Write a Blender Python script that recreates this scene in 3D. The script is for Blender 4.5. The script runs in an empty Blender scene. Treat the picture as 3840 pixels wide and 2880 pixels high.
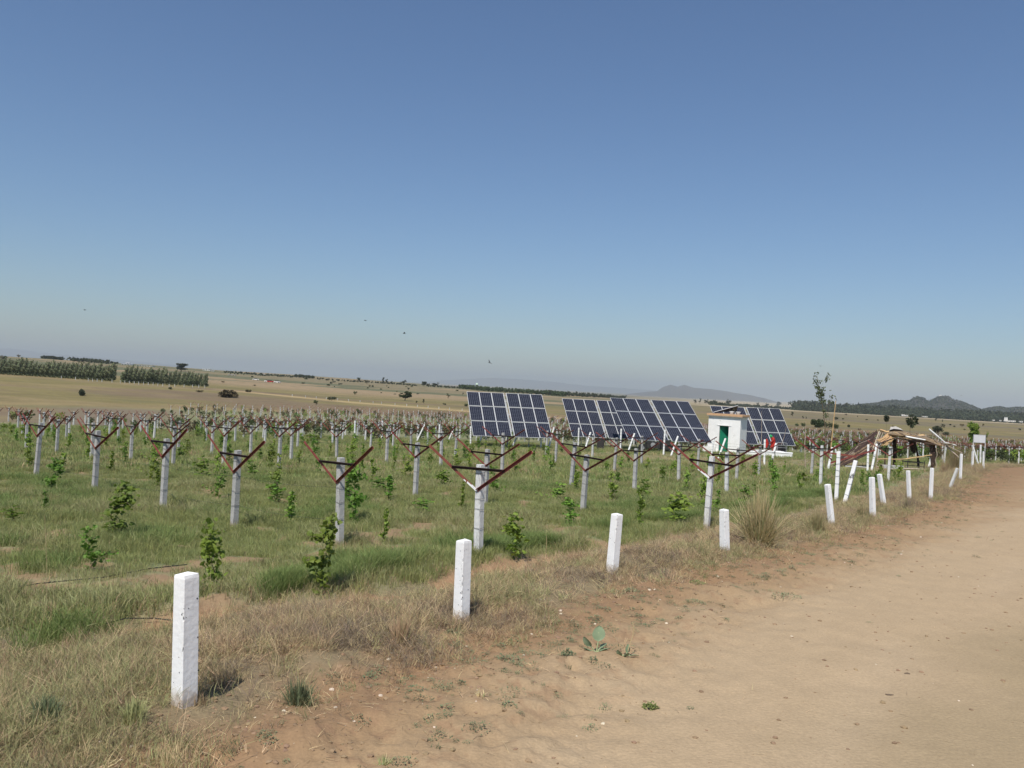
import bpy, bmesh, math, random
import numpy as np
from mathutils import Vector, Matrix, Euler

rnd = random.Random(7)
rng = np.random.default_rng(7)
SC = bpy.context.scene
COL = SC.collection

# ------------------------------------------------------------------ camera
F, CX, CY, H0, ROLL, H = 3073.0, 1920.0, 1440.0, 1448.0, math.radians(3.05), 3.2
cam = bpy.data.cameras.new('camera')
cam.sensor_width = 36.0
cam.lens = 36.0 * F / 3840.0
cam.clip_start, cam.clip_end = 0.1, 60000
camo = bpy.data.objects.new('camera', cam)
COL.objects.link(camo)
camo.matrix_world = (Matrix.Translation((0, 0, H)) @ Matrix.Rotation(-ROLL, 4, 'Y')
                     @ Matrix.Rotation(math.radians(90) + (H0 - CY) / F, 4, 'X'))
SC.camera = camo

# ------------------------------------------------------------------ sky and sun
SUN_EL, SUN_DIR = math.radians(57), (-0.30, -0.954)
world = bpy.data.worlds.new('World')
SC.world = world
world.use_nodes = True
wn = world.node_tree
bg = wn.nodes['Background']
sky = wn.nodes.new('ShaderNodeTexSky')
sky.sky_type = 'NISHITA'
sky.sun_disc = False
sky.sun_elevation = SUN_EL
sky.sun_rotation = math.atan2(SUN_DIR[0], SUN_DIR[1])
sky.altitude = 300
sky.air_density = 1.2
sky.dust_density = 0.5
sky.ozone_density = 3.0
tint = wn.nodes.new('ShaderNodeVectorMath'); tint.operation = 'MULTIPLY'; tint.inputs[1].default_value = (0.99, 1.14, 1.34)
wn.links.new(sky.outputs[0], tint.inputs[0])
wn.links.new(tint.outputs[0], bg.inputs[0])
bg.inputs[1].default_value = 0.0635
sl = bpy.data.lights.new('sun', 'SUN')
sl.energy = 4.4
sl.angle = math.radians(0.55)
sl.color = (1.0, 0.95, 0.87)
so = bpy.data.objects.new('sun', sl)
COL.objects.link(so)
so.location = (-40, -120, 200)
sd = Vector((SUN_DIR[0] * math.cos(SUN_EL), SUN_DIR[1] * math.cos(SUN_EL), math.sin(SUN_EL)))
so.rotation_euler = sd.to_track_quat('Z', 'Y').to_euler()
SC.view_settings.view_transform = 'Standard'
SC.view_settings.look = 'None'
SC.view_settings.exposure = 0.2
SC.view_settings.gamma = 1.0
SC.view_settings.use_curve_mapping = False
SC.render.engine = 'CYCLES'
SC.cycles.use_denoising = True
SC.cycles.volume_bounces = 1
SC.cycles.max_bounces = 5
SC.cycles.transparent_max_bounces = 12
SC.cycles.use_adaptive_sampling = True
SC.cycles.adaptive_threshold = 0.02

# ------------------------------------------------------------------ helpers: noise, terrain, pixel to ground
def vnoise(x, y, seed=0):
    xi = np.floor(x).astype(np.int64); yi = np.floor(y).astype(np.int64)
    xf = x - xi; yf = y - yi
    def h(a, b):
        n = (a * 374761393 + b * 668265263 + seed * 2147483647) & 0xffffffff
        n = ((n ^ (n >> 13)) * 1274126177) & 0xffffffff
        return ((n ^ (n >> 16)) & 0xffff) / 65535.0
    u = xf * xf * (3 - 2 * xf); v = yf * yf * (3 - 2 * yf)
    return (h(xi, yi) * (1 - u) + h(xi + 1, yi) * u) * (1 - v) + (h(xi, yi + 1) * (1 - u) + h(xi + 1, yi + 1) * u) * v

def fbm(x, y, oct=4, seed=0):
    s = 0; a = 0.5; t = 0
    for o in range(oct):
        s = s + a * vnoise(x * 2 ** o + 17.3 * o, y * 2 ** o - 9.1 * o, seed + o); t += a; a *= 0.5
    return s / t

def sstep(a, b, x):
    t = np.clip((x - a) / (b - a), 0, 1)
    return t * t * (3 - 2 * t)

TK = np.array([-1.2, -0.65, -0.45, -0.2, 0.1, 0.3, 0.6, 1.2])
YK = np.log(np.array([150., 200, 300, 500, 900, 1300, 2500, 12000]))
FT = np.array([
    [9.2, 8.4, 5.6, 2.4, -2.6, -1.0, 14, 30],
    [9.0, 8.2, 5.4, 2.4, -2.8, -1.0, 14, 30],
    [9.0, 8.6, 6.5, 4.0, -1.9, -0.5, 14, 30],
    [8.7, 8.5, 8.2, 7.3, 3.9, 1.5, 12, 30],
    [8.3, 8.4, 8.3, 8.2, 7.6, 9.5, 18, 30],
    [8.0, 8.1, 8.3, 8.8, 10.0, 15, 22, 30],
    [7.6, 7.9, 8.3, 9.0, 11.3, 16, 24, 30],
    [7.6, 7.9, 8.3, 9.0, 11.3, 16, 24, 30]])

def terr(x, y):
    x = np.asarray(x, float); y = np.asarray(y, float)
    yy = np.maximum(y, 0.0)
    near = 2.50 + 0.0432 * yy - 0.0156 * np.clip(x, -120, 90)
    t = np.clip(x / np.maximum(y, 60), -1.19, 1.19)
    ly = np.log(np.clip(np.maximum(y, 0.5 * np.abs(x)), 150, 11900))
    ti = np.clip(np.searchsorted(TK, t) - 1, 0, len(TK) - 2)
    yi = np.clip(np.searchsorted(YK, ly) - 1, 0, len(YK) - 2)
    a = (t - TK[ti]) / (TK[ti + 1] - TK[ti]); b = (ly - YK[yi]) / (YK[yi + 1] - YK[yi])
    b = b * b * (3 - 2 * b)
    far = (FT[ti, yi] * (1 - b) + FT[ti, yi + 1] * b) * (1 - a) + (FT[ti + 1, yi] * (1 - b) + FT[ti + 1, yi + 1] * b) * a
    w = sstep(95, 190, np.maximum(y, 0.55 * np.abs(x)))
    z = H - (near * (1 - w) + far * w)
    z = z + (fbm(x / 190, y / 190, 3, 5) - 0.5) * 2.4 * sstep(260, 700, y)
    return z

def gz(x, y):
    return float(terr(x, y))

def pxray(px, py):
    dx, dy = px - CX, py - H0
    return ((dx * math.cos(ROLL) + dy * math.sin(ROLL)) / F, -(-dx * math.sin(ROLL) + dy * math.cos(ROLL)) / F)

YS = np.concatenate([np.geomspace(3, 200, 500), np.geomspace(201, 2400, 500)])
def ground_at(px, py):
    u, w = pxray(px, py)
    d = H + w * YS - terr(u * YS, YS)
    i = np.argmax(d < 0)
    if d[i] >= 0:                               # ray passes over the crest: stand on the crest
        i = int(np.argmin((d / YS)[:880])); y = YS[i]
        return Vector((u * y, y, gz(u * y, y)))
    i = max(i, 1)
    y0, y1 = YS[i - 1], YS[i]; d0, d1 = d[i - 1], d[i]
    y = y0 + (y1 - y0) * (d0 / (d0 - d1) if d0 != d1 else 0)
    return Vector((u * y, y, gz(u * y, y)))

def at_depth(px, py, Y):
    u, w = pxray(px, py)
    return Vector((u * Y, Y, H + w * Y))

def pxsize(n, Y):
    return n * Y / F

# ------------------------------------------------------------------ helpers: objects
def tag(o, label=None, cat=None, group=None, kind=None):
    if label: o['label'] = label
    if cat: o['category'] = cat
    if group: o['group'] = group
    if kind: o['kind'] = kind
    return o

def empty(name, loc, rz=0, label=None, cat=None, group=None):
    o = bpy.data.objects.new(name, None)
    o.empty_display_size = 0.1
    COL.objects.link(o)
    o.location = loc; o.rotation_euler = (0, 0, rz)
    return tag(o, label, cat, group)

def link(name, me, parent=None, loc=None, rot=None, scale=None):
    o = bpy.data.objects.new(name, me)
    COL.objects.link(o)
    if parent: o.parent = parent
    if loc is not None: o.location = loc
    if rot is not None: o.rotation_euler = rot
    if scale is not None: o.scale = scale
    return o

class MB:
    """collects simple solids into one mesh"""
    def __init__(s): s.v = []; s.f = []; s.m = []; s.mi = 0
    def add(s, vs, fs):
        b = len(s.v); s.v += [tuple(v) for v in vs]; s.f += [tuple(b + i for i in f) for f in fs]; s.m += [s.mi] * len(fs)
    def box(s, lo, hi, M=None):
        x0, y0, z0 = lo; x1, y1, z1 = hi
        vs = [Vector(p) for p in ((x0,y0,z0),(x1,y0,z0),(x1,y1,z0),(x0,y1,z0),(x0,y0,z1),(x1,y0,z1),(x1,y1,z1),(x0,y1,z1))]
        if M: vs = [M @ v for v in vs]
        s.add(vs, [(0,3,2,1),(4,5,6,7),(0,1,5,4),(1,2,6,5),(2,3,7,6),(3,0,4,7)])
    def bar(s, p, q, w, h=None, up=(0, 0, 1)):
        p = Vector(p); q = Vector(q); d = q - p
        if d.length < 1e-6: return
        d.normalize(); up = Vector(up)
        if abs(d.dot(up)) > 0.98: up = Vector((0, 1, 0))
        a = d.cross(up).normalized() * w / 2; b = a.cross(d).normalized() * (h or w) / 2
        vs = [p - a - b, p + a - b, p + a + b, p - a + b, q - a - b, q + a - b, q + a + b, q - a + b]
        s.add(vs, [(0,3,2,1),(4,5,6,7),(0,1,5,4),(1,2,6,5),(2,3,7,6),(3,0,4,7)])
    def tube(s, pts, rad, n=6, cap=True):
        pts = [Vector(p) for p in pts]
        rs = rad if hasattr(rad, '__len__') else [rad] * len(pts)
        b = len(s.v); ring = []
        for i, p in enumerate(pts):
            d = (pts[min(i + 1, len(pts) - 1)] - pts[max(i - 1, 0)])
            d = d.normalized() if d.length > 1e-9 else Vector((0, 0, 1))
            up = Vector((0, 0, 1)) if abs(d.z) < 0.9 else Vector((1, 0, 0))
            a = d.cross(up).normalized(); c = a.cross(d)
            for k in range(n):
                t = 2 * math.pi * k / n
                s.v.append(tuple(p + (a * math.cos(t) + c * math.sin(t)) * rs[i]))
        for i in range(len(pts) - 1):
            for k in range(n):
                k2 = (k + 1) % n
                s.f.append((b + i * n + k, b + i * n + k2, b + (i + 1) * n + k2, b + (i + 1) * n + k)); s.m.append(s.mi)
        if cap:
            s.f.append(tuple(b + k for k in range(n))[::-1]); s.m.append(s.mi)
            e = b + (len(pts) - 1) * n
            s.f.append(tuple(e + k for k in range(n))); s.m.append(s.mi)
    def mesh(s, name, mats, smooth=False):
        me = bpy.data.meshes.new(name)
        me.from_pydata(s.v, [], s.f)
        for m in (mats if isinstance(mats, (list, tuple)) else [mats]): me.materials.append(m)
        me.polygons.foreach_set('material_index', s.m)
        if smooth: me.polygons.foreach_set('use_smooth', [True] * len(s.f))
        me.update()
        return me
    def build(s, name, mats, parent=None, smooth=False, **k):
        return link(name, s.mesh(name, mats, smooth), parent, **k)

def copy_tree(o, parent=None):
    c = o.copy(); COL.objects.link(c)
    if parent: c.parent = parent
    for ch in o.children: copy_tree(ch, c)
    return c

# ------------------------------------------------------------------ helpers: materials
def mat(name, c1, c2=None, scale=6.0, rough=0.85, bump=0.0, bscale=None, rand=0.0, spec=0.3, stretch=None,
        c3=None, c3scale=20, c3lo=0.62, c3hi=0.7, metallic=0.0, coord='Object', trans=0.0, detail=6):
    m = bpy.data.materials.new(name); m.use_nodes = True
    nt = m.node_tree; N = nt.nodes; L = nt.links
    b = N['Principled BSDF']
    b.inputs['Roughness'].default_value = rough
    b.inputs['Specular IOR Level'].default_value = spec
    b.inputs['Metallic'].default_value = metallic
    tc = N.new('ShaderNodeTexCoord'); src = tc.outputs[coord]
    if stretch:
        mp = N.new('ShaderNodeMapping'); mp.inputs['Scale'].default_value = stretch
        L.new(src, mp.inputs[0]); src = mp.outputs[0]
    col = None
    if c2 is not None:
        no = N.new('ShaderNodeTexNoise'); no.inputs['Scale'].default_value = scale; no.inputs['Detail'].default_value = detail
        no.inputs['Roughness'].default_value = 0.6
        L.new(src, no.inputs['Vector'])
        rp = N.new('ShaderNodeMapRange'); rp.inputs[1].default_value = 0.32; rp.inputs[2].default_value = 0.68
        L.new(no.outputs['Fac'], rp.inputs[0])
        mx = N.new('ShaderNodeMix'); mx.data_type = 'RGBA'
        mx.inputs[6].default_value = (*c1, 1); mx.inputs[7].default_value = (*c2, 1)
        L.new(rp.outputs[0], mx.inputs[0]); col = mx.outputs[2]
    else:
        rg = N.new('ShaderNodeRGB'); rg.outputs[0].default_value = (*c1, 1); col = rg.outputs[0]
    if c3 is not None:
        n3 = N.new('ShaderNodeTexNoise'); n3.inputs['Scale'].default_value = c3scale; n3.inputs['Detail'].default_value = 3
        L.new(src, n3.inputs['Vector'])
        r3 = N.new('ShaderNodeMapRange'); r3.inputs[1].default_value = c3lo; r3.inputs[2].default_value = c3hi
        L.new(n3.outputs['Fac'], r3.inputs[0])
        m3 = N.new('ShaderNodeMix'); m3.data_type = 'RGBA'
        L.new(col, m3.inputs[6]); m3.inputs[7].default_value = (*c3, 1); L.new(r3.outputs[0], m3.inputs[0]); col = m3.outputs[2]
    if rand:
        oi = N.new('ShaderNodeObjectInfo'); hs = N.new('ShaderNodeHueSaturation')
        r1 = N.new('ShaderNodeMapRange'); r1.inputs[3].default_value = 1 - rand; r1.inputs[4].default_value = 1 + rand
        L.new(oi.outputs['Random'], r1.inputs[0]); L.new(r1.outputs[0], hs.inputs['Value'])
        r2 = N.new('ShaderNodeMapRange'); r2.inputs[3].default_value = 0.5 - rand * 0.08; r2.inputs[4].default_value = 0.5 + rand * 0.08
        ml = N.new('ShaderNodeMath'); ml.operation = 'MULTIPLY'; ml.inputs[1].default_value = 7.31
        fr = N.new('ShaderNodeMath'); fr.operation = 'FRACT'
        L.new(oi.outputs['Random'], ml.inputs[0]); L.new(ml.outputs[0], fr.inputs[0]); L.new(fr.outputs[0], r2.inputs[0])
        L.new(r2.outputs[0], hs.inputs['Hue']); L.new(col, hs.inputs['Color']); col = hs.outputs[0]
    L.new(col, b.inputs['Base Color'])
    if bump:
        nb = N.new('ShaderNodeTexNoise'); nb.inputs['Scale'].default_value = bscale or scale * 3; nb.inputs['Detail'].default_value = 5
        L.new(src, nb.inputs['Vector'])
        bp = N.new('ShaderNodeBump'); bp.inputs['Strength'].default_value = min(1, bump); bp.inputs['Distance'].default_value = 0.02
        L.new(nb.outputs['Fac'], bp.inputs['Height']); L.new(bp.outputs[0], b.inputs['Normal'])
    if trans:
        tr = N.new('ShaderNodeBsdfTranslucent'); L.new(col, tr.inputs[0])
        ms = N.new('ShaderNodeMixShader'); ms.inputs[0].default_value = trans
        out = N['Material Output']
        L.new(b.outputs[0], ms.inputs[1]); L.new(tr.outputs[0], ms.inputs[2]); L.new(ms.outputs[0], out.inputs[0])
    return m

M = {}
M['white'] = mat('whitewash', (0.86, 0.86, 0.85), (0.80, 0.80, 0.79), 4, 0.9, 0.22, 24, c3=(0.42, 0.40, 0.36), c3scale=46, c3lo=0.71, c3hi=0.78)
M['white_dirty'] = mat('whitewash_worn', (0.72, 0.72, 0.70), (0.56, 0.56, 0.54), 3, 0.9, 0.8, 30, c3=(0.30, 0.29, 0.27), c3scale=9, c3lo=0.63, c3hi=0.72, stretch=(3, 3, 0.5))
M['concrete'] = mat('concrete', (0.46, 0.45, 0.43), (0.36, 0.355, 0.34), 5, 0.92, 0.7, 45, rand=0.10, c3=(0.22, 0.2, 0.18), c3scale=17, c3lo=0.66, c3hi=0.72)
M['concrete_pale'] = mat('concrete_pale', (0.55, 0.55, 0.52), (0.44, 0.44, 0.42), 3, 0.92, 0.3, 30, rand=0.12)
M['red'] = mat('red_oxide_paint', (0.26, 0.070, 0.055), (0.19, 0.055, 0.043), 9, 0.55, 0.2, 60, rand=0.12, c3=(0.09, 0.035, 0.022), c3scale=13, c3lo=0.56, c3hi=0.66)
M['red_shaded'] = mat('shaded_crossbar_red', (0.055, 0.028, 0.026), (0.04, 0.022, 0.02), 9, 0.7, rand=0.1)  # very dark maroon: the flange's shade on the crossbar put into its colour
M['red_far'] = mat('hazed_far_arms', (0.25, 0.13, 0.11), rough=0.8)  # lighter, greyer red: grey haze of the far rows put into the colour
M['wire'] = mat('wire', (0.05, 0.05, 0.05), rough=0.6)
M['black'] = mat('black_rubber', (0.02, 0.02, 0.02), (0.035, 0.033, 0.03), 10, 0.6)
M['steel'] = mat('galvanised_steel', (0.45, 0.46, 0.47), (0.36, 0.37, 0.38), 12, 0.45, metallic=0.4)
M['alu'] = mat('aluminium_frame', (0.66, 0.67, 0.68), (0.58, 0.59, 0.6), 8, 0.4, spec=0.5)
M['bark'] = mat('bark', (0.18, 0.13, 0.09), (0.12, 0.09, 0.06), 9, 0.95, 0.5, 30)
M['leaf'] = mat('leaf', (0.145, 0.235, 0.038), (0.245, 0.350, 0.060), 5, 0.55, rand=0.3, trans=0.42, c3=(0.30, 0.33, 0.04), c3scale=4, c3lo=0.6, c3hi=0.75)
M['leaf_tree'] = mat('tree_leaf', (0.050, 0.072, 0.026), (0.075, 0.095, 0.034), 0.6, 0.7, rand=0.22, trans=0.15)
M['leaf_dark'] = mat('dark_tree_leaf', (0.036, 0.048, 0.024), (0.055, 0.066, 0.032), 0.6, 0.7, rand=0.2, trans=0.1)
M['leaf_euc'] = mat('plantation_leaf', (0.15, 0.175, 0.088), (0.205, 0.225, 0.12), 0.5, 0.7, rand=0.16, trans=0.12)
M['leaf_brown'] = mat('brown_bush_leaf', (0.10, 0.085, 0.04), (0.14, 0.11, 0.055), 0.8, 0.8, rand=0.15, trans=0.1)
M['grass'] = mat('green_grass', (0.250, 0.285, 0.098), (0.345, 0.350, 0.145), 0.25, 0.75, rand=0.25, trans=0.35, coord='Object')
M['grass_tall'] = mat('dark_green_grass', (0.170, 0.240, 0.070), (0.235, 0.285, 0.095), 1, 0.7, rand=0.22, trans=0.3)
M['grass_dry'] = mat('dry_grass', (0.46, 0.35, 0.20), (0.33, 0.24, 0.135), 3, 0.85, rand=0.42, trans=0.2)
M['grass_mix'] = mat('fading_grass', (0.29, 0.30, 0.135), (0.38, 0.35, 0.17), 3, 0.85, rand=0.3, trans=0.25)
M['grass_grey'] = mat('dead_grey_grass', (0.25, 0.20, 0.145), (0.18, 0.135, 0.10), 3, 0.9, rand=0.25, trans=0.1)
M['straw'] = mat('straw', (0.70, 0.55, 0.33), (0.55, 0.42, 0.24), 4, 0.8, rand=0.25, trans=0.3)
M['weed'] = mat('grey_green_weed', (0.150, 0.190, 0.095), (0.20, 0.23, 0.13), 6, 0.8, rand=0.25, trans=0.2)
M['clod'] = mat('soil_clod', (0.29, 0.20, 0.12), (0.22, 0.15, 0.09), 9, 0.95, rand=0.18)
M['chip'] = mat('pale_stone', (0.62, 0.52, 0.40), (0.5, 0.42, 0.32), 9, 0.9, rand=0.2)
M['bamboo'] = mat('bamboo', (0.60, 0.40, 0.20), (0.45, 0.29, 0.15), 4, 0.6, stretch=(6, 6, 1), rand=0.15)
M['pole'] = mat('grey_pole', (0.42, 0.35, 0.27), (0.30, 0.24, 0.18), 5, 0.85, rand=0.2)
M['thatch'] = mat('old_thatch', (0.27, 0.19, 0.115), (0.14, 0.10, 0.065), 6, 0.95, 0.6, rand=0.3)
M['thatch_shaded'] = mat('shaded_thatch', (0.085, 0.055, 0.042), (0.045, 0.03, 0.025), 6, 0.95, 0.6, rand=0.2)  # brown thatch darkened, shade on the slid roof painted into its colour
M['orange'] = mat('orange_trim', (0.58, 0.36, 0.20), (0.50, 0.31, 0.18), 3, 0.8)
M['greendoor'] = mat('green_door_paint', (0.012, 0.20, 0.11), (0.01, 0.17, 0.095), 4, 0.5)
M['redcloth'] = mat('red_cloth', (0.46, 0.030, 0.018), (0.30, 0.018, 0.013), 5, 0.85)
M['greencloth'] = mat('green_cloth', (0.03, 0.42, 0.13), (0.02, 0.30, 0.09), 6, 0.8)
M['skin'] = mat('skin', (0.24, 0.12, 0.07), rough=0.6)
M['hair'] = mat('hair', (0.015, 0.012, 0.01), rough=0.5)
M['dark'] = mat('dark_interior', (0.03, 0.03, 0.035), rough=0.9)
M['bird'] = mat('dark_feathers', (0.03, 0.028, 0.026), rough=0.7)
M['whiteb'] = mat('pale_render', (0.78, 0.77, 0.74), (0.66, 0.64, 0.6), 0.4, 0.9)
M['signboard'] = mat('pale_sign_board', (0.60, 0.61, 0.64), (0.55, 0.56, 0.58), 3, 0.5)
M['plaster'] = mat('white_painted_wall', (0.86, 0.85, 0.83), (0.78, 0.77, 0.75), 1.6, 0.85, 0.25, 18, c3=(0.58, 0.57, 0.55), c3scale=2.2, c3lo=0.6, c3hi=0.75)
M['leaf_sap'] = mat('sapling_leaf', (0.085, 0.115, 0.05), (0.13, 0.165, 0.07), 3, 0.6, rand=0.2, trans=0.25)
M['sack'] = mat('white_sack', (0.70, 0.68, 0.66), (0.60, 0.58, 0.55), 4, 0.8)
M['calo'] = mat('grey_green_leaf', (0.22, 0.29, 0.17), (0.26, 0.33, 0.20), 9, 0.6, trans=0.2)
M['vein'] = mat('pale_leaf_vein', (0.36, 0.40, 0.22), rough=0.6)
M['machine'] = mat('dark_machine', (0.028, 0.028, 0.03), (0.05, 0.045, 0.04), 5, 0.5)

# soil splash and dust on the lowest hand's breadth of the whitewashed posts, faint run-down streaks
for key in ('white', 'white_dirty', 'concrete'):
    nt = M[key].node_tree; N = nt.nodes; L = nt.links; b = N['Principled BSDF']
    old = b.inputs['Base Color'].links[0].from_socket
    tc = N.new('ShaderNodeTexCoord'); sp_ = N.new('ShaderNodeSeparateXYZ'); L.new(tc.outputs['Object'], sp_.inputs[0])
    no = N.new('ShaderNodeTexNoise'); no.inputs['Scale'].default_value = 14; L.new(tc.outputs['Object'], no.inputs['Vector'])
    ma = N.new('ShaderNodeMath'); ma.operation = 'MULTIPLY_ADD'; ma.inputs[1].default_value = -.22; L.new(no.outputs['Fac'], ma.inputs[0]); L.new(sp_.outputs[2], ma.inputs[2])
    mr = N.new('ShaderNodeMapRange'); mr.inputs[1].default_value = -.06; mr.inputs[2].default_value = .05; mr.inputs[3].default_value = .65; mr.inputs[4].default_value = 0; L.new(ma.outputs[0], mr.inputs[0])
    mx = N.new('ShaderNodeMix'); mx.data_type = 'RGBA'; L.new(mr.outputs[0], mx.inputs[0]); L.new(old, mx.inputs[6]); mx.inputs[7].default_value = (.34, .24, .15, 1)
    mp = N.new('ShaderNodeMapping'); mp.inputs['Scale'].default_value = (22, 22, 1.6); L.new(tc.outputs['Object'], mp.inputs[0])
    n2 = N.new('ShaderNodeTexNoise'); n2.inputs['Scale'].default_value = 1.0; n2.inputs['Detail'].default_value = 4; L.new(mp.outputs[0], n2.inputs['Vector'])
    m2 = N.new('ShaderNodeMapRange'); m2.inputs[1].default_value = .58; m2.inputs[2].default_value = .74; m2.inputs[4].default_value = .35 if key != 'white' else .22; L.new(n2.outputs['Fac'], m2.inputs[0])
    mx2 = N.new('ShaderNodeMix'); mx2.data_type = 'RGBA'; L.new(m2.outputs[0], mx2.inputs[0]); L.new(mx.outputs[2], mx2.inputs[6]); mx2.inputs[7].default_value = (.40, .38, .35, 1)
    L.new(mx2.outputs[2], b.inputs['Base Color'])

HAZE = 1.0e-4
HAZE_COL = (0.53, 0.60, 0.67, 1)

# ------------------------------------------------------------------ setting: ground zones
FENCE = [ground_at(*p) for p in ((395*1.736,1550*1.736),(996*1.736,1350*1.736),(1322*1.736,1250*1.736),(1565*1.736,1203*1.736),
         (1797*1.736,1143*1.736),(1884*1.736,1118*1.736),(1963*1.736,1085*1.736),(2010*1.736,1080*1.736),(2073*1.736,1040*1.736),(3690,1755))]
d0 = (FENCE[0] - FENCE[1]).normalized()
FL = [FENCE[0] + d0 * 40, FENCE[0] + d0 * 10] + FENCE + [Vector((62, 92, 0)), Vector((110, 125, 0)), Vector((300, 210, 0))]
FLX = np.array([p.x for p in FL]); FLY = np.array([p.y for p in FL])

def fdist(x, y):
    """signed distance to the line of the road fence, positive on the road side"""
    x = np.asarray(x, float); y = np.asarray(y, float)
    best = np.full(x.shape, 1e9); sg = np.ones(x.shape)
    for i in range(len(FLX) - 1):
        ax, ay, bx, by = FLX[i], FLY[i], FLX[i + 1], FLY[i + 1]
        ex, ey = bx - ax, by - ay; L2 = ex * ex + ey * ey
        t = np.clip(((x - ax) * ex + (y - ay) * ey) / L2, 0, 1)
        dx = x - ax - t * ex; dy = y - ay - t * ey
        d = np.hypot(dx, dy)
        s = np.where(ex * dy - ey * dx < 0, 1.0, -1.0)
        m = d < best
        best = np.where(m, d, best); sg = np.where(m, s, sg)
    return best * sg

def strip0(y):
    return -1.7 - 1.15 * (1 - sstep(8.5, 12, y))

def relief(x, y, s):
    near = 1 - sstep(45, 110, np.hypot(x, y))
    n1 = fbm(x * 1.1, y * 1.1, 4, 11) - 0.5
    n2 = fbm(x * 5.0, y * 5.0, 3, 12) - 0.5
    n3 = fbm(x * 14.0, y * 14.0, 2, 13) - 0.5
    verge = sstep(-4, -1.5, s) * (1 - sstep(1.6, 3.2, s))
    soil = sstep(0.2, 0.9, s) * (1 - sstep(2.2, 4.2, s))
    road = sstep(2.5, 4.0, s)
    field = 1 - sstep(-3, -1.5, s)
    # shallow wheel ruts run along the road
    rut = -0.030 * (np.exp(-((s - 4.6 - 0.3 * n1) / 0.35) ** 2) + np.exp(-((s - 6.3 - 0.3 * n1) / 0.4) ** 2)) * sstep(0.35, 0.6, fbm(x * .3, y * .3, 2, 19))
    bank = 0.10 * np.exp(-((s + 0.6) / 0.9) ** 2) + 0.09 * np.exp(-((s - strip0(y) + 0.9) / 0.5) ** 2) - 0.06 * np.exp(-((s - strip0(y)) / 0.35) ** 2)
    z = bank + field * (n1 * 0.22 + n2 * 0.05) + verge * (n1 * 0.14 + n2 * 0.05) + soil * (n1 * 0.10 + n2 * 0.05 + n3 * 0.022) * 1.15 \
        + road * (n1 * 0.045 + n2 * 0.005 + n3 * 0.0015) + rut
    return z * near

def surf(x, y):
    x = np.asarray(x, float); y = np.asarray(y, float)
    return terr(x, y) + relief(x, y, fdist(x, y))

def sz(x, y):
    return float(surf(x, y))

def mixc(a, b, w):
    return a * (1 - w[..., None]) + np.asarray(b, float) * w[..., None]

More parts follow.
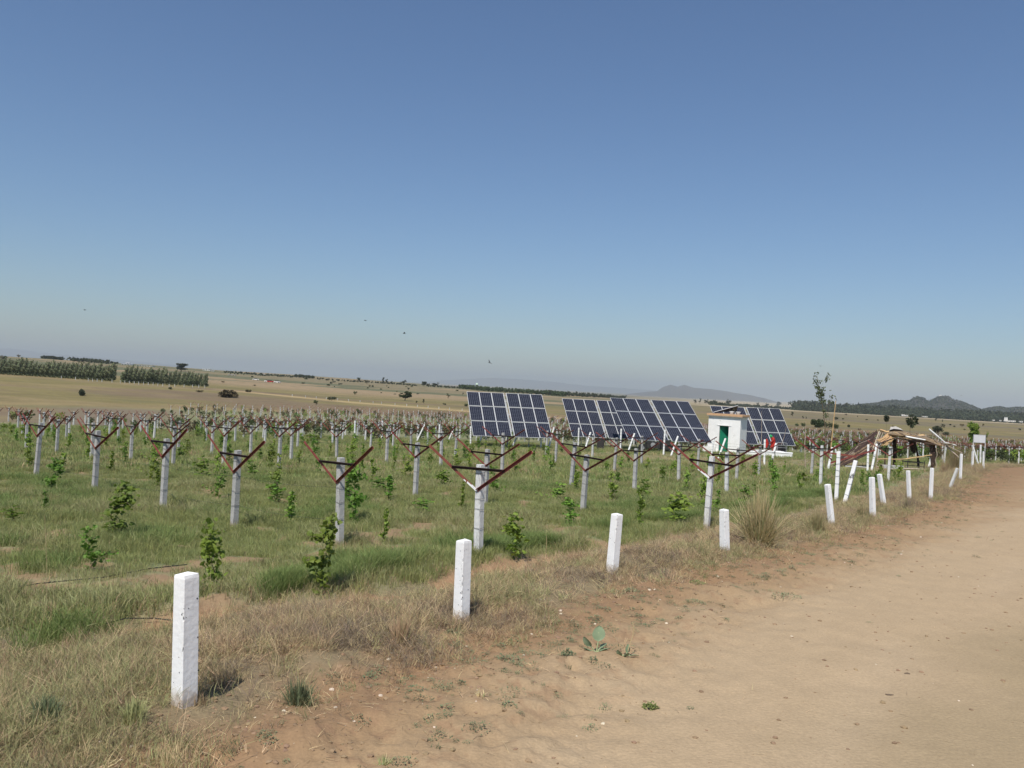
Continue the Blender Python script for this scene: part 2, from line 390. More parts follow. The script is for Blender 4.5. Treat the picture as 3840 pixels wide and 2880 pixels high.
def zone_color(x, y, s):
    X, Y = x, y
    nA = fbm(x * .35, y * .35, 4, 31); nB = fbm(x * 1.6, y * 1.6, 4, 32); nC = fbm(x * 6, y * 6, 3, 33)
    c = np.zeros(x.shape + (3,)) + np.array((0.185, 0.200, 0.098))                       # green sward
    c = mixc(c, (0.245, 0.225, 0.125), sstep(0.45, 0.7, nA))                              # paler, thinner grass
    c = mixc(c, (0.27, 0.18, 0.105), 0.9 * sstep(0.57, 0.67, nB) * (1 - sstep(40, 90, y)))  # bare soil showing
    # bare yard round the pump house, the panels and the shelter
    yard = np.exp(-(((x - 24) / 16) ** 2 + ((y - 66) / 9) ** 2)) + 0.8 * np.exp(-(((x + 0) / 14) ** 2 + ((y - 70) / 5) ** 2))
    c = mixc(c, (0.25, 0.205, 0.10), np.clip(yard, 0, 1) * (0.45 + 0.5 * sstep(.4, .6, nA)))
    # vineyard ends, grey tilled soil then the dry far plain
    far = sstep(-6, 6, y - (205 + 0.4 * np.minimum(x, 0) + 6 * (nA - .5)))
    left = sstep(10, 30, -x - 0.44 * y) * sstep(84, 96, y + 0.15 * x)
    c = mixc(c, (0.175, 0.135, 0.095), sstep(0, 1, sstep(0, 10, y - (104 + 0.05 * x)) * sstep(-5, 20, -x - .36 * y)) * (1 - far) * 0.9)
    dry = np.zeros(x.shape + (3,)) + np.array((0.190, 0.158, 0.066))
    fl = fbm(x / 60, y / 24, 4, 41); fm = fbm(x / 22, y / 6, 3, 42)
    dry = mixc(dry, (0.225, 0.175, 0.086), sstep(.42, .66, fl))
    dry = mixc(dry, (0.140, 0.130, 0.062), sstep(.55, .72, fm) * .7)
    dry = mixc(dry, (0.175, 0.125, 0.085), sstep(.55, .68, fbm(x / 90, y / 30, 3, 47)) * .7)
    # cultivated strips farther off: each strip its own tone
    ang = y + 0.16 * x
    k = np.floor(ang / 62 + 0.5 * fbm(x / 240, y / 240, 2, 43)); k2 = np.floor((x - 0.4 * y) / 170)
    hsh = vnoise(k * 7.7 + 0.5, k2 * 5.3 + 0.5, 44)
    strip = np.where((hsh > .62)[..., None], np.array((0.275, 0.205, 0.120)), np.where((hsh > .36)[..., None], np.array((0.20, 0.165, 0.095)), np.array((0.125, 0.125, 0.068))))
    rightside = sstep(0.12, 0.3, x / np.maximum(y, 1))
    w = sstep(330, 420, y) * (1 - 0.85 * rightside)
    dry = dry * (1 - w[..., None]) + strip * w[..., None]
    edge = np.abs(ang / 62 + 0.5 * fbm(x / 240, y / 240, 2, 43) - k - 0.5)
    dry = mixc(dry, (0.11, 0.105, 0.06), sstep(.485, .5, edge) * w * .6)
    dry = mixc(dry, (0.155, 0.13, 0.085), rightside * sstep(.45, .65, fbm(x / 150, y / 40, 3, 45)) * .75)
    dry = mixc(dry, (0.16, 0.115, 0.085), rightside * (1 - sstep(215, 250, y)) * .9)
    dry = mixc(dry, (0.42, 0.34, 0.22), sstep(760, 860, y) * rightside * .8)
    # pale track below the plantation
    ty = 250 - 0.605 * (x + 14) + 3 * (fbm(x / 50, x * 0 + 3.3, 2, 46) - .5)
    dry = mixc(dry, (0.42, 0.31, 0.16), .85 * np.exp(-((y - ty) / 6.5) ** 2) * (1 - rightside) * sstep(-118, -96, x))
    mid_f = fbm(x / 7, y / 3.2, 4, 53); dry = dry * (0.80 + 0.40 * mid_f[..., None])
    c = c * (1 - far[..., None]) + dry * far[..., None]
    c = c * (1 - left[..., None]) + dry * left[..., None] * 1.0
    # road side
    c = mixc(c, (0.215, 0.165, 0.10), sstep(-.9, .1, s - strip0(y)) * 0.9)
    c = mixc(c, (0.33, 0.195, 0.11), 0.95 * np.exp(-((s - strip0(y)) / 0.38) ** 2) * sstep(.38, .50, nB) * (1 - sstep(16, 26, y)))
    c = mixc(c, (0.262, 0.166, 0.092), sstep(0.0, 0.7, s + 1.2 * (nB - .5)))
    e = s / (1 + np.maximum(0, y - 22) * .04)
    c = mixc(c, (0.310, 0.212, 0.120), sstep(0.7, 1.8, e + 0.8 * (nA - .5) + 0.5 * (nB - .5)))
    c = mixc(c, (0.395, 0.293, 0.182), sstep(1.35, 3.3, e + 1.1 * (nA - .5) + 1.0 * (nB - .5)))
    road = sstep(3.5, 5, s)
    c = mixc(c, (0.305, 0.232, 0.138), sstep(4.4, 6.0, s + 2.2 * (nA - .5) + 1.2 * (fbm(x * .5, y * .3, 3, 51) - .5)) * .85)
    c = mixc(c, (0.41, 0.31, 0.20), .5 * (np.exp(-((s - 6.3) / .35) ** 2) + np.exp(-((s - 4.5) / .3) ** 2)) * sstep(.4, .6, fbm(x * .3, y * .3, 2, 19)))
    # scuffed darker patches on the shoulder
    c = mixc(c, (0.25, 0.155, 0.09), sstep(.60, .70, nC) * sstep(.1, .6, s) * (1 - sstep(1.6, 3.2, e)) * .6)
    c = c * (0.93 + 0.14 * nC[..., None])
    return np.clip(c, 0, 1)

gm = bpy.data.materials.new('ground_soil_and_sward'); gm.use_nodes = True
nt = gm.node_tree; N = nt.nodes; L = nt.links; b = N['Principled BSDF']
b.inputs['Roughness'].default_value = 0.95; b.inputs['Specular IOR Level'].default_value = 0.15
at = N.new('ShaderNodeAttribute'); at.attribute_name = 'tone'
geo = N.new('ShaderNodeNewGeometry')
n1 = N.new('ShaderNodeTexNoise'); n1.inputs['Scale'].default_value = 34; n1.inputs['Detail'].default_value = 9; n1.inputs['Roughness'].default_value = .7
L.new(geo.outputs['Position'], n1.inputs['Vector'])
r1 = N.new('ShaderNodeMapRange'); r1.inputs[1].default_value = .3; r1.inputs[2].default_value = .7; r1.inputs[3].default_value = .84; r1.inputs[4].default_value = 1.14
L.new(n1.outputs['Fac'], r1.inputs[0])
mm = N.new('ShaderNodeVectorMath'); mm.operation = 'SCALE'
L.new(at.outputs['Color'], mm.inputs[0]); L.new(r1.outputs[0], mm.inputs['Scale']); L.new(mm.outputs[0], b.inputs['Base Color'])
n2 = N.new('ShaderNodeTexNoise'); n2.inputs['Scale'].default_value = 26; n2.inputs['Detail'].default_value = 8
L.new(geo.outputs['Position'], n2.inputs['Vector'])
bp = N.new('ShaderNodeBump'); bp.inputs['Strength'].default_value = .55; bp.inputs['Distance'].default_value = .02
L.new(n2.outputs['Fac'], bp.inputs['Height']); L.new(bp.outputs[0], b.inputs['Normal'])

# polar sheet round the viewpoint: fine near, coarse far, reaching beyond the horizon
A_f = np.linspace(math.radians(90 - 38), math.radians(90 + 38), 600)
A_b = np.linspace(math.radians(90 + 38), math.radians(360 + 90 - 38), 74)[1:-1]
ANG = np.concatenate([A_f, A_b])
RAD = np.concatenate([[1.5, 3.0], np.geomspace(4.0, 120, 430), np.geomspace(123, 1500, 190)[0:], np.geomspace(1560, 24000, 26)])
RR, AA = np.meshgrid(RAD, ANG, indexing='ij')
GX = RR * np.cos(AA); GY = RR * np.sin(AA)
S = fdist(GX, GY)
GZ = terr(GX, GY) + relief(GX, GY, S)
CC = zone_color(GX, GY, S)
nr, na = RR.shape
vid = np.arange(nr * na).reshape(nr, na)
q = np.stack([vid[:-1, :], vid[1:, :], np.roll(vid, -1, 1)[1:, :], np.roll(vid, -1, 1)[:-1, :]], -1).reshape(-1, 4)
mid = S.reshape(-1)[q].mean(1)
allv = np.stack([GX, GY, GZ], -1).reshape(-1, 3); allc = CC.reshape(-1, 3)

def sheet(name, mask, extra=None):
    qq = q[mask]; used = np.unique(qq); remap = np.full(len(allv), -1); remap[used] = np.arange(len(used))
    me = bpy.data.meshes.new(name)
    v = allv[used]; f = remap[qq]
    me.vertices.add(len(v)); me.vertices.foreach_set('co', v.ravel())
    me.loops.add(f.size); me.loops.foreach_set('vertex_index', f.ravel())
    me.polygons.add(len(f)); me.polygons.foreach_set('loop_start', np.arange(len(f)) * 4)
    me.polygons.foreach_set('use_smooth', np.ones(len(f), bool))
    me.update(); me.validate()
    ca = me.color_attributes.new('tone', 'FLOAT_COLOR', 'POINT')
    cc = np.ones((len(v), 4)); cc[:, :3] = allc[used]
    ca.data.foreach_set('color', cc.ravel())
    me.materials.append(gm)
    return tag(link(name, me), kind='structure')

isroad = mid > 2.6
sheet('ground', ~isroad)
sheet('dirt_road', isroad)

# ------------------------------------------------------------------ hills and far mountains
def ridge(name, prof, d, depth, m, seed, rough=1.0, base=-30, wood=0):
    """a range of hills with depth: prof is its skyline, d its distance"""
    P = [at_depth(px, py, d) for px, py in prof]
    xs = np.array([p.x for p in P]); zs = np.array([p.z for p in P])
    n = 260; m_ = 35
    X = np.linspace(xs[0] - (xs[1] - xs[0]) * .01, xs[-1], n); Zc = np.interp(X, xs, zs)
    V = []; 
    for j in range(m_):
        v = j / (m_ - 1) * 2 - 1          # -1 front foot, 0 crest, 1 back foot
        Y = d + v * depth * (1 + 0.0 * X)
        prof_ = (1 - abs(v) ** 1.25)
        nn = fbm(X / depth * 3.1, (X * 0 + v * 3.3), 4, seed) - .5
        z = base + (Zc - base) * np.clip(prof_ + nn * 0.42 * rough * (1 - abs(v)) * abs(v) * 4 * .6, 0, 1.0)
        z = z + (fbm(X / depth * 16, X * 0 + v * 14, 3, seed + 3) - .5) * (Zc.max() - base) * .05 * rough * (1 - abs(v))
        V.append(np.stack([X * (1 + v * depth / d), Y + 0 * X, z], -1))
    V = np.stack(V); vid = np.arange(n * m_).reshape(m_, n)
    f = np.stack([vid[:-1, :-1], vid[:-1, 1:], vid[1:, 1:], vid[1:, :-1]], -1).reshape(-1, 4)
    me = bpy.data.meshes.new(name); me.from_pydata(V.reshape(-1, 3).tolist(), [], f.tolist())
    me.polygons.foreach_set('use_smooth', np.ones(len(f), bool)); me.materials.append(m)
    o = tag(link(name, me), kind='structure')
    return V

def cr(o, s, pts): return [(o[0] + a / s, o[1] + b / s) for a, b in pts]
HM = mat('scrubby_hillside', (0.060, 0.052, 0.040), (0.038, 0.037, 0.026), 0.012, 0.95, c3=(0.20, 0.15, 0.10), c3scale=0.008, c3lo=0.60, c3hi=0.68, coord='Object')
MM_ = mat('far_mountain', (0.10, 0.085, 0.07), (0.07, 0.06, 0.05), 0.002, 0.95)
hp = cr((3100, 1420), 2.989, [(-330, 370), (-100, 345), (0, 330), (130, 306), (250, 314), (380, 292), (600, 272), (620, 256), (750, 243), (880, 255), (940, 246), (990, 212), (1020, 205), (1080, 217), (1150, 255), (1210, 214), (1270, 190), (1360, 197), (1420, 232), (1500, 258), (1560, 283), (1640, 308), (1740, 348), (1850, 326), (1940, 314), (2020, 334), (2130, 322), (2280, 332), (2500, 350), (3000, 380)])
HV = ridge('hills', hp, 3000, 620, HM, 3, 1.0, -24)
mp_ = cr((2400, 1350), 3.16, [(-300, 420), (0, 385), (200, 368), (270, 320), (360, 292), (450, 316), (530, 294), (650, 330), (860, 345), (1100, 385), (1300, 412), (1500, 460), (1700, 520), (1900, 570), (2100, 600)])
ridge('mountains', mp_, 9500, 1300, MM_, 21, 0.8, -60)
fp_ = [(1480, 1442), (1620, 1430), (1740, 1421), (1850, 1417), (1960, 1422), (2090, 1434), (2200, 1446), (2330, 1455), (2480, 1466), (2600, 1482)]
ridge('mountain_range', fp_, 21500, 2000, MM_, 22, 0.8, -80)
lp_ = [(-500, 1310), (-100, 1312), (40, 1306), (150, 1322), (420, 1345), (700, 1372)]
ridge('mountain_range', lp_, 21500, 2000, MM_, 25, 0.8, -80)

# ------------------------------------------------------------------ trees and bushes
def leaf_cloud(blobs, n, size, r, flat=0.0, elong=1.0):
    """leaf sprays (small bent faces) spread through the blobs' volume; numpy arrays of verts and tris"""
    B = np.array([(b[0], b[1], b[2], b[3], b[4] if len(b) > 4 else b[3]) for b in blobs], float)
    w = B[:, 3] ** 2 * B[:, 4]; w /= w.sum()
    k = r.choice(len(B), n, p=w)
    d = r.normal(size=(n, 3)); d /= np.linalg.norm(d, axis=1)[:, None]
    rad = r.random(n) ** 0.45
    c = B[k, :3] + d * rad[:, None] * np.stack([B[k, 3], B[k, 3], B[k, 4]], -1)
    s = size * (0.6 + 0.8 * r.random(n))
    a = r.normal(size=(n, 3)); a[:, 2] *= (1 - flat); a /= np.linalg.norm(a, axis=1)[:, None]
    t = r.normal(size=(n, 3)); t -= (t * a).sum(1)[:, None] * a; t /= np.linalg.norm(t, axis=1)[:, None]
    u = a * s[:, None] * elong; v = t * s[:, None] * 0.55; nrm = np.cross(a, t) * s[:, None] * 0.22
    V = np.stack([c - u, c - v + nrm, c + u, c + v + nrm], 1).reshape(-1, 3)
    i = np.arange(n)[:, None] * 4
    Fc = np.concatenate([i + np.array([[0, 1, 2]]), i + np.array([[0, 2, 3]])])
    return V, Fc

def np_mesh(name, V, Fc, m):
    me = bpy.data.meshes.new(name)
    k = Fc.shape[1]
    me.vertices.add(len(V)); me.vertices.foreach_set('co', np.ascontiguousarray(V, float).ravel())
    me.loops.add(Fc.size); me.loops.foreach_set('vertex_index', np.ascontiguousarray(Fc).ravel())
    me.polygons.add(len(Fc)); me.polygons.foreach_set('loop_start', np.arange(len(Fc)) * k)
    me.update(); me.materials.append(m)
    return me

def tree_meshes(kind, seed, leaves):
    """unit-height tree: crown mesh and trunk mesh"""
    r = np.random.default_rng(seed); R_ = random.Random(seed)
    t = MB()
    if kind == 'bush':
        blobs = [(R_.uniform(-.5, .5), R_.uniform(-.4, .4), R_.uniform(.25, .55), R_.uniform(.25, .42), R_.uniform(.22, .38)) for _ in range(8)]
        for b_ in blobs[:5]:
            t.tube([(0, 0, -.05), (b_[0] * .5, b_[1] * .5, b_[2] * .5), b_[:3]], [.03, .02, .01], 5)
        size = .075
    elif kind == 'round':
        blobs = [(R_.uniform(-.34, .34), R_.uniform(-.3, .3), R_.uniform(.26, .84), R_.uniform(.16, .28), R_.uniform(.12, .2)) for _ in range(13)]
        t.tube([(0, 0, -.05), (.02, 0, .25), (0, .01, .5)], [.045, .035, .02], 7)
        for b_ in blobs: t.tube([(0.01, 0, .27), (b_[0] * .5, b_[1] * .5, b_[2] * .8), b_[:3]], [.022, .014, .005], 5)
        size = .05
    elif kind == 'tall':
        blobs = [(R_.uniform(-.15, .15), R_.uniform(-.13, .13), z, R_.uniform(.09, .17), R_.uniform(.08, .14)) for z in np.linspace(.28, .9, 10)]
        t.tube([(0, 0, -.05), (.015, 0, .4), (-.01, 0, .9)], [.03, .02, .008], 6)
        for b_ in blobs: t.tube([(0, 0, b_[2] - .12), b_[:3]], [.012, .004], 4)
        size = .042
    elif kind == 'wind':     # slender tree whose top is blown to one side
        blobs = [(max(z - .2, 0) ** 1.6 * .26 + R_.uniform(-.06, .06), R_.uniform(-.12, .12), z, (.25 - .20 * z), .11) for z in np.linspace(.10, .95, 13)]
        t.tube([(0, 0, -.05), (.03, 0, .4), (.26, 0, .95)], [.025, .016, .006], 6)
        size = .036
    elif kind == 'acacia':   # clumps at the ends of bare limbs
        blobs = [(R_.uniform(-.42, .42), R_.uniform(-.3, .3), R_.uniform(.32, .88), R_.uniform(.14, .24), R_.uniform(.10, .16)) for _ in range(12)]
        t.tube([(0, 0, -.05), (.03, 0, .22), (.05, .02, .36)], [.045, .035, .025], 6)
        for b_ in blobs: t.tube([(0.04, .01, .3), (b_[0] * .45, b_[1] * .45, b_[2] * .7), b_[:3]], [.022, .012, .004], 5)
        size = .045
    V, Fc = leaf_cloud(blobs, leaves, size, r, elong=1.2 if kind != 'wind' else 1.6)
    keep = V.reshape(-1, 4, 3)[:, :, 2].min(1) > 0.0
    V = V.reshape(-1, 4, 3)[keep].reshape(-1, 3); n = len(V) // 4; i = np.arange(n)[:, None] * 4
    Fc = np.concatenate([i + np.array([[0, 1, 2]]), i + np.array([[0, 2, 3]])])
    return V, Fc, t

TREES = {}
def tree_proto(kind, var, mk, leaves):
    key = (kind, var, mk)
    if key not in TREES:
        V, Fc, t = tree_meshes(kind, hash_(kind) + var * 13, leaves)
        TREES[key] = (np_mesh('crown', V, Fc, M[mk]), t.mesh('trunk', M['bark']))
    return TREES[key]

def hash_(s): return sum((i + 3) * ord(ch) for i, ch in enumerate(s))

def tree(name, px, py, hpx, wpx, kind, mk, label, cat='tree', group=None, var=0, leaves=900, sink=0.0, at=None):
    """a tree or bush standing at the photograph's foot point, sized from it"""
    p = at if at is not None else ground_at(px, py)
    h = pxsize(hpx, p.y) if hpx else 1; w = pxsize(wpx, p.y) if wpx else h
    cr_, tr_ = tree_proto(kind, var, mk, leaves)
    o = empty(name, (p.x, p.y, gz(p.x, p.y) - sink * h), rnd.uniform(-.4, .4) if kind == 'wind' else rnd.uniform(0, 6.28), label, cat, group)
    wid = {'bush': 1.35, 'round': 1.0, 'tall': .5, 'wind': .55, 'acacia': 1.05}[kind]
    sx = w / wid
    link('crown', cr_, o, scale=(sx, sx, h)); link('trunk', tr_, o, scale=(sx, sx, h))
    return o

def foot(x2, y2, s, ox, oy): return (ox + x2 / s, oy + y2 / s)

# bushes and trees on the plain, one by one
T = tree
T('round_bush', 308, 1484, 33, 36, 'bush', 'leaf_dark', 'dark round bush alone on the slope at far left, red branches at its foot', 'bush', var=1, leaves=1500)
T('scrub_bush', 842, 1490, 34, 74, 'bush', 'leaf_brown', 'wide brown scrubby bush left of centre below the pale track', 'bush', var=2, leaves=1700)
T('shrub', 640, 1461, 13, 15, 'bush', 'leaf_dark', 'tiny shrub just below the right part of the plantation', 'bush', leaves=400)
T('shrub', 749, 1471, 12, 26, 'bush', 'leaf_brown', 'low brown shrub left of the wide brown scrubby bush', 'bush', var=1, leaves=400)
T('shrub', 934, 1471, 12, 24, 'bush', 'leaf_brown', 'low brownish shrub right of the wide brown scrubby bush', 'bush', var=2, leaves=400)
T('dark_bush', 1243, 1502, 19, 31, 'bush', 'leaf_dark', 'dark bush on the pale track in the middle of the plain', 'bush', var=0, leaves=700)
T('small_tree', 1185, 1519, 20, 18, 'round', 'leaf_tree', 'small green tree below the pale track, left of the dark bush', var=1, leaves=600)
T('small_tree', 1331, 1481, 16, 15, 'round', 'leaf_tree', 'small tree up the slope right of the dark track bush', var=2, leaves=500)
T('spreading_tree', 1518, 1502, 36, 49, 'acacia', 'leaf_tree', 'large spreading tree alone in the plain left of the solar panels', var=1, leaves=2600)
T('small_tree', 1562, 1513, 11, 9, 'tall', 'leaf_tree', 'tiny tree right of the large spreading tree', leaves=300)
T('small_tree', 1588, 1513, 18, 10, 'tall', 'leaf_dark', 'narrow dark tree right of the large spreading tree', var=1, leaves=350)
T('small_tree', 1678, 1486, 12, 13, 'round', 'leaf_tree', 'small tree on the terrace between the spreading tree and the first panels', leaves=350)
T('small_tree', 1736, 1482, 11, 7, 'tall', 'leaf_dark', 'tiny dark tree just left of the top corner of the first panels', leaves=250)
T('shrub', 1667, 1519, 9, 12, 'bush', 'leaf_dark', 'tiny shrub low in the field left of the first panels', 'bush', leaves=300)
T('shrub', 1748, 1524, 15, 17, 'bush', 'leaf_tree', 'green shrub touching the left edge of the first panels', 'bush', var=1, leaves=500)
T('small_tree', 1532, 1464, 12, 12, 'round', 'leaf_dark', 'small dark tree above the large spreading tree', leaves=350, var=1)
T('shrub', 1398, 1452, 10, 9, 'bush', 'leaf_dark', 'left one of two small dark shrubs under the skyline trees', 'bush', leaves=300)
T('shrub', 1386, 1450, 9, 9, 'bush', 'leaf_brown', 'small brown shrub beside two dark ones under the skyline trees', 'bush', var=1, leaves=300)
SK = 'trees along the skyline of the plain'
T('skyline_tree', 680, 1393, 33, 46, 'round', 'leaf_dark', 'largest dark round tree on the left skyline behind the plantation', leaves=1600)
T('skyline_tree', 12, 1355, 24, 27, 'round', 'leaf_dark', 'dark tree at the left edge of the picture above the plantation', leaves=900, var=1)
T('skyline_tree', 69, 1341, 13, 15, 'round', 'leaf_brown', 'small lone round tree on the far left skyline', leaves=400, var=2)
T('skyline_tree', 1345, 1430, 15, 15, 'round', 'leaf_dark', 'round dark tree on the skyline left of the tall pair', leaves=500, group=SK)
T('skyline_tree', 1435, 1437, 23, 13, 'tall', 'leaf_dark', 'tallest narrow tree of the skyline pair in the middle left', leaves=500, var=1, group=SK)
T('skyline_tree', 1449, 1438, 17, 13, 'tall', 'leaf_dark', 'shorter narrow tree right beside the tallest skyline one', leaves=400, var=2, group=SK)
T('skyline_tree', 1468, 1440, 12, 8, 'tall', 'leaf_dark', 'slim low tree right of the narrow skyline pair', leaves=250, group=SK)
T('skyline_tree', 1513, 1441, 17, 25, 'acacia', 'leaf_dark', 'broad skyline tree above the large spreading tree', leaves=600, var=2, group=SK)
T('skyline_tree', 1590, 1448, 19, 20, 'round', 'leaf_dark', 'dark clump on the skyline, left one of two near the panels', leaves=600, group=SK)
T('skyline_tree', 1606, 1449, 12, 14, 'round', 'leaf_dark', 'low tree in the gap between two skyline clumps near the panels', leaves=300, var=1, group=SK)
T('skyline_tree', 1632, 1450, 16, 28, 'round', 'leaf_dark', 'dark clump on the skyline, right one of two near the panels', leaves=700, var=2, group=SK)
T('skyline_tree', 1376, 1439, 14, 22, 'acacia', 'leaf_dark', 'open-crowned tree below the skyline left of the tall pair', leaves=450, group=SK)
T('skyline_tree', 1241, 1440, 9, 12, 'round', 'leaf_dark', 'small dark tree in the field above the dark track bush', leaves=300, group=SK)
T('skyline_tree', 1275, 1443, 8, 15, 'bush', 'leaf_dark', 'low wide shrub in the field left of the round skyline tree', 'bush', leaves=300)
for i, (x, y, h, w, lb) in enumerate([(2607, 1508, 16, 14, 'small tree behind the top right corner of the third panels'), (2624, 1510, 21, 12, 'slim tree just right of the third panels, first of a group of four'),
        (2648, 1512, 20, 15, 'bushy tree in the middle of the group right of the third panels'), (2666, 1512, 15, 14, 'lowest tree of the group right of the third panels'),
        (2680, 1513, 19, 17, 'rightmost tree of the group right of the third panels'), (2731, 1522, 26, 18, 'crooked tree on the skyline above the pump house roof'),
        (2761, 1524, 11, 10, 'tiny tree on the skyline above the right side of the pump house'), (2844, 1528, 19, 18, 'dark bushy tree above the fourth panels, left of three'),
        (2876, 1529, 19, 12, 'narrow tree above the fourth panels, middle of three'), (2918, 1530, 25, 23, 'broad ragged tree above the fourth panels, right of three')]):
    T('windblown_tree', x, y, h, w, ('tall', 'acacia', 'round')[i % 3], 'leaf_dark', lb, leaves=500, var=i % 3, group='trees behind the solar panels')
T('small_tree', 2971, 1562, 19, 11, 'tall', 'leaf_dark', 'tall thin dark shrub up the slope right of the fourth panels', leaves=350, var=2)
T('small_tree', 3011, 1572, 13, 8, 'tall', 'leaf_dark', 'left one of two thin shrubs above the long green hedge', leaves=250)
T('small_tree', 3024, 1571, 9, 7, 'tall', 'leaf_dark', 'right one of two thin shrubs above the long green hedge', leaves=250, var=1)
T('shrub', 2989, 1599, 14, 14, 'bush', 'leaf_tree', 'small green shrub, leftmost beside the long green hedge', 'bush', leaves=400)
T('shrub', 3012, 1599, 19, 19, 'bush', 'leaf_tree', 'larger green shrub beside the left end of the green hedge', 'bush', leaves=500, var=1)
T('green_bush', 3062, 1603, 38, 50, 'bush', 'leaf_tree', 'big bright green bush, left half of the hedge behind the sapling', 'bush', leaves=1500, var=2)
T('green_bush', 3103, 1605, 28, 46, 'bush', 'leaf_tree', 'green bush in the middle of the hedge behind the sapling', 'bush', leaves=1200, var=0)
T('green_bush', 3135, 1608, 27, 24, 'bush', 'leaf_tree', 'narrow green bush at the right end of the hedge, behind the bamboo', 'bush', leaves=700, var=1)
T('shrub', 3133, 1574, 14, 20, 'bush', 'leaf_dark', 'grey shrub up the slope behind the bamboo pole', 'bush', leaves=350)
T('shrub', 3183, 1602, 13, 15, 'bush', 'leaf_dark', 'dark shrub right of the bamboo pole', 'bush', leaves=350, var=1)
T('shrub', 3223, 1614, 9, 14, 'bush', 'leaf_brown', 'small brown shrub left of the shelter roof', 'bush', leaves=300)
T('shrub', 3292, 1578, 7, 9, 'bush', 'leaf_dark', 'tiny dark shrub on the slope above the shelter ridge', 'bush', leaves=200, var=2)
T('dark_tree', 3517, 1634, 46, 48, 'round', 'leaf_dark', 'dark rounded tree standing behind the right end of the shelter', leaves=1600, var=2)
T('dark_bush', 3550, 1636, 22, 27, 'bush', 'leaf_dark', 'low dark bush at the right foot of the dark rounded tree', 'bush', leaves=700)
T('small_tree', 3509, 1580, 13, 9, 'tall', 'leaf_dark', 'left one of two small upright shrubs near the plain edge above the dark tree', leaves=250)
T('small_tree', 3533, 1583, 10, 6, 'tall', 'leaf_dark', 'right one of two small upright shrubs near the plain edge', leaves=200, var=1)
T('shrub', 3607, 1600, 14, 14, 'bush', 'leaf_brown', 'faint brown shrub on the slope left of the leafy tree', 'bush', leaves=250)
T('shrub', 3579, 1602, 8, 8, 'bush', 'leaf_dark', 'small dark shrub on the slope above the low dark bush', 'bush', leaves=200)
T('shrub', 3824, 1614, 10, 10, 'bush', 'leaf_dark', 'small shrub on the slope near the right edge of the picture', 'bush', leaves=200)
T('small_tree', 3686, 1600, 12, 9, 'tall', 'leaf_brown', 'faint small tree on the slope above the sign board', leaves=250)

# more scattered shrubs of the dry fields
used = []
SG = 'scattered shrubs of the dry fields'
for i in range(46):
    x = rnd.choice([rnd.uniform(930, 1750), rnd.uniform(560, 1750), rnd.uniform(2080, 2300), rnd.uniform(2960, 3830)])
    hz = H0 + (x - 1920) * .0533
    y = hz + (rnd.uniform(14, 60) if x < 1800 else rnd.uniform(38, 80))
    s = rnd.uniform(4, 8)
    T('field_shrub', x, y, s, s * rnd.uniform(1.1, 2.2), 'bush', rnd.choice(['leaf_dark', 'leaf_brown', 'leaf_tree']), 'tiny dark shrub in the dry fields ' + ('at far left' if x < 900 else 'left of the first panels' if x < 1760 else 'between the solar arrays' if x < 2400 else 'right of the sapling'), 'bush', SG, var=i % 3, leaves=160)

# plantation on the left: slender trees in rows, each one its own
PG1, PG2 = 'slender trees of the larger plantation block', 'slender trees of the smaller plantation block'
def belt(x0, x1, top0, top1, base0, base1, n, rows, grp, lab):
    for i in range(n):
        f = (i + rnd.uniform(.1, .9)) / n
        rr_ = i % rows
        x = x0 + (x1 - x0) * f
        by = base0 + (base1 - base0) * f; ty = top0 + (top1 - top0) * f
        p = ground_at(x, by - 2)
        k = 1 + rr_ * 0.055
        q_ = Vector((p.x * k, p.y * k, 0)); q_.z = gz(q_.x, q_.y)
        vy = H0 + (x - 1920) * .0533 + F * (H - q_.z) / q_.y
        hpx = (by - ty) * rnd.uniform(.8, 1.18) * (.66 + .62 * float(fbm(np.array(x / 23.), np.array(rr_ * 3.1), 2, 61))) * (1 if rr_ == 0 else 1.0)
        tree('slender_tree', None, None, 0, 0, 'wind', 'leaf_euc', lab, group=grp, var=i % 5, leaves=1000, at=q_); LAST[0]['label'] = lab.replace('in the', 'in the %s row of the' % ('front', 'second', 'third', 'fourth', 'back')[rr_])
        root = LAST[0]
        h = pxsize(hpx * .98, p.y); w_ = h * 1.0
        for c in root.children: c.scale = (w_, w_, h)
LAST = [None]
_empty = empty
def empty(*a, **k):
    o = _empty(*a, **k); LAST[0] = o; return o
belt(-60, 428, 1352, 1380, 1402, 1432, 140, 5, PG1, 'slender wind-bent tree in the larger left plantation block')
belt(458, 775, 1384, 1416, 1436, 1452, 96, 5, PG2, 'slender wind-bent tree in the smaller right plantation block')
T('plantation_hedge_tree', 331, 1420, 40, 24, 'tall', 'leaf_dark', 'darkest tree standing in front of the larger plantation block', leaves=700)

# plantation fence posts, dry grass heaps before them
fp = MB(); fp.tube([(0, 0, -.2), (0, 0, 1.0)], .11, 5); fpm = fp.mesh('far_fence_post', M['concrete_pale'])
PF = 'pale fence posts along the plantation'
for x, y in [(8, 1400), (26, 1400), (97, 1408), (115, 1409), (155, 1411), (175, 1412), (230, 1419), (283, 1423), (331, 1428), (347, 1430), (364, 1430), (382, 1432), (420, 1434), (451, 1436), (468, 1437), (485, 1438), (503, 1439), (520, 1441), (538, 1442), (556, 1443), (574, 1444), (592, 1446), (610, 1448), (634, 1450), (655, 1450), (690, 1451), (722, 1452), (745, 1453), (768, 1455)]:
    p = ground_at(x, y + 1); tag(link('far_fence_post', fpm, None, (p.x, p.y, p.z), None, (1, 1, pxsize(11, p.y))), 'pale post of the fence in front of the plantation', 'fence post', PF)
PF2 = 'short posts along the pale track'
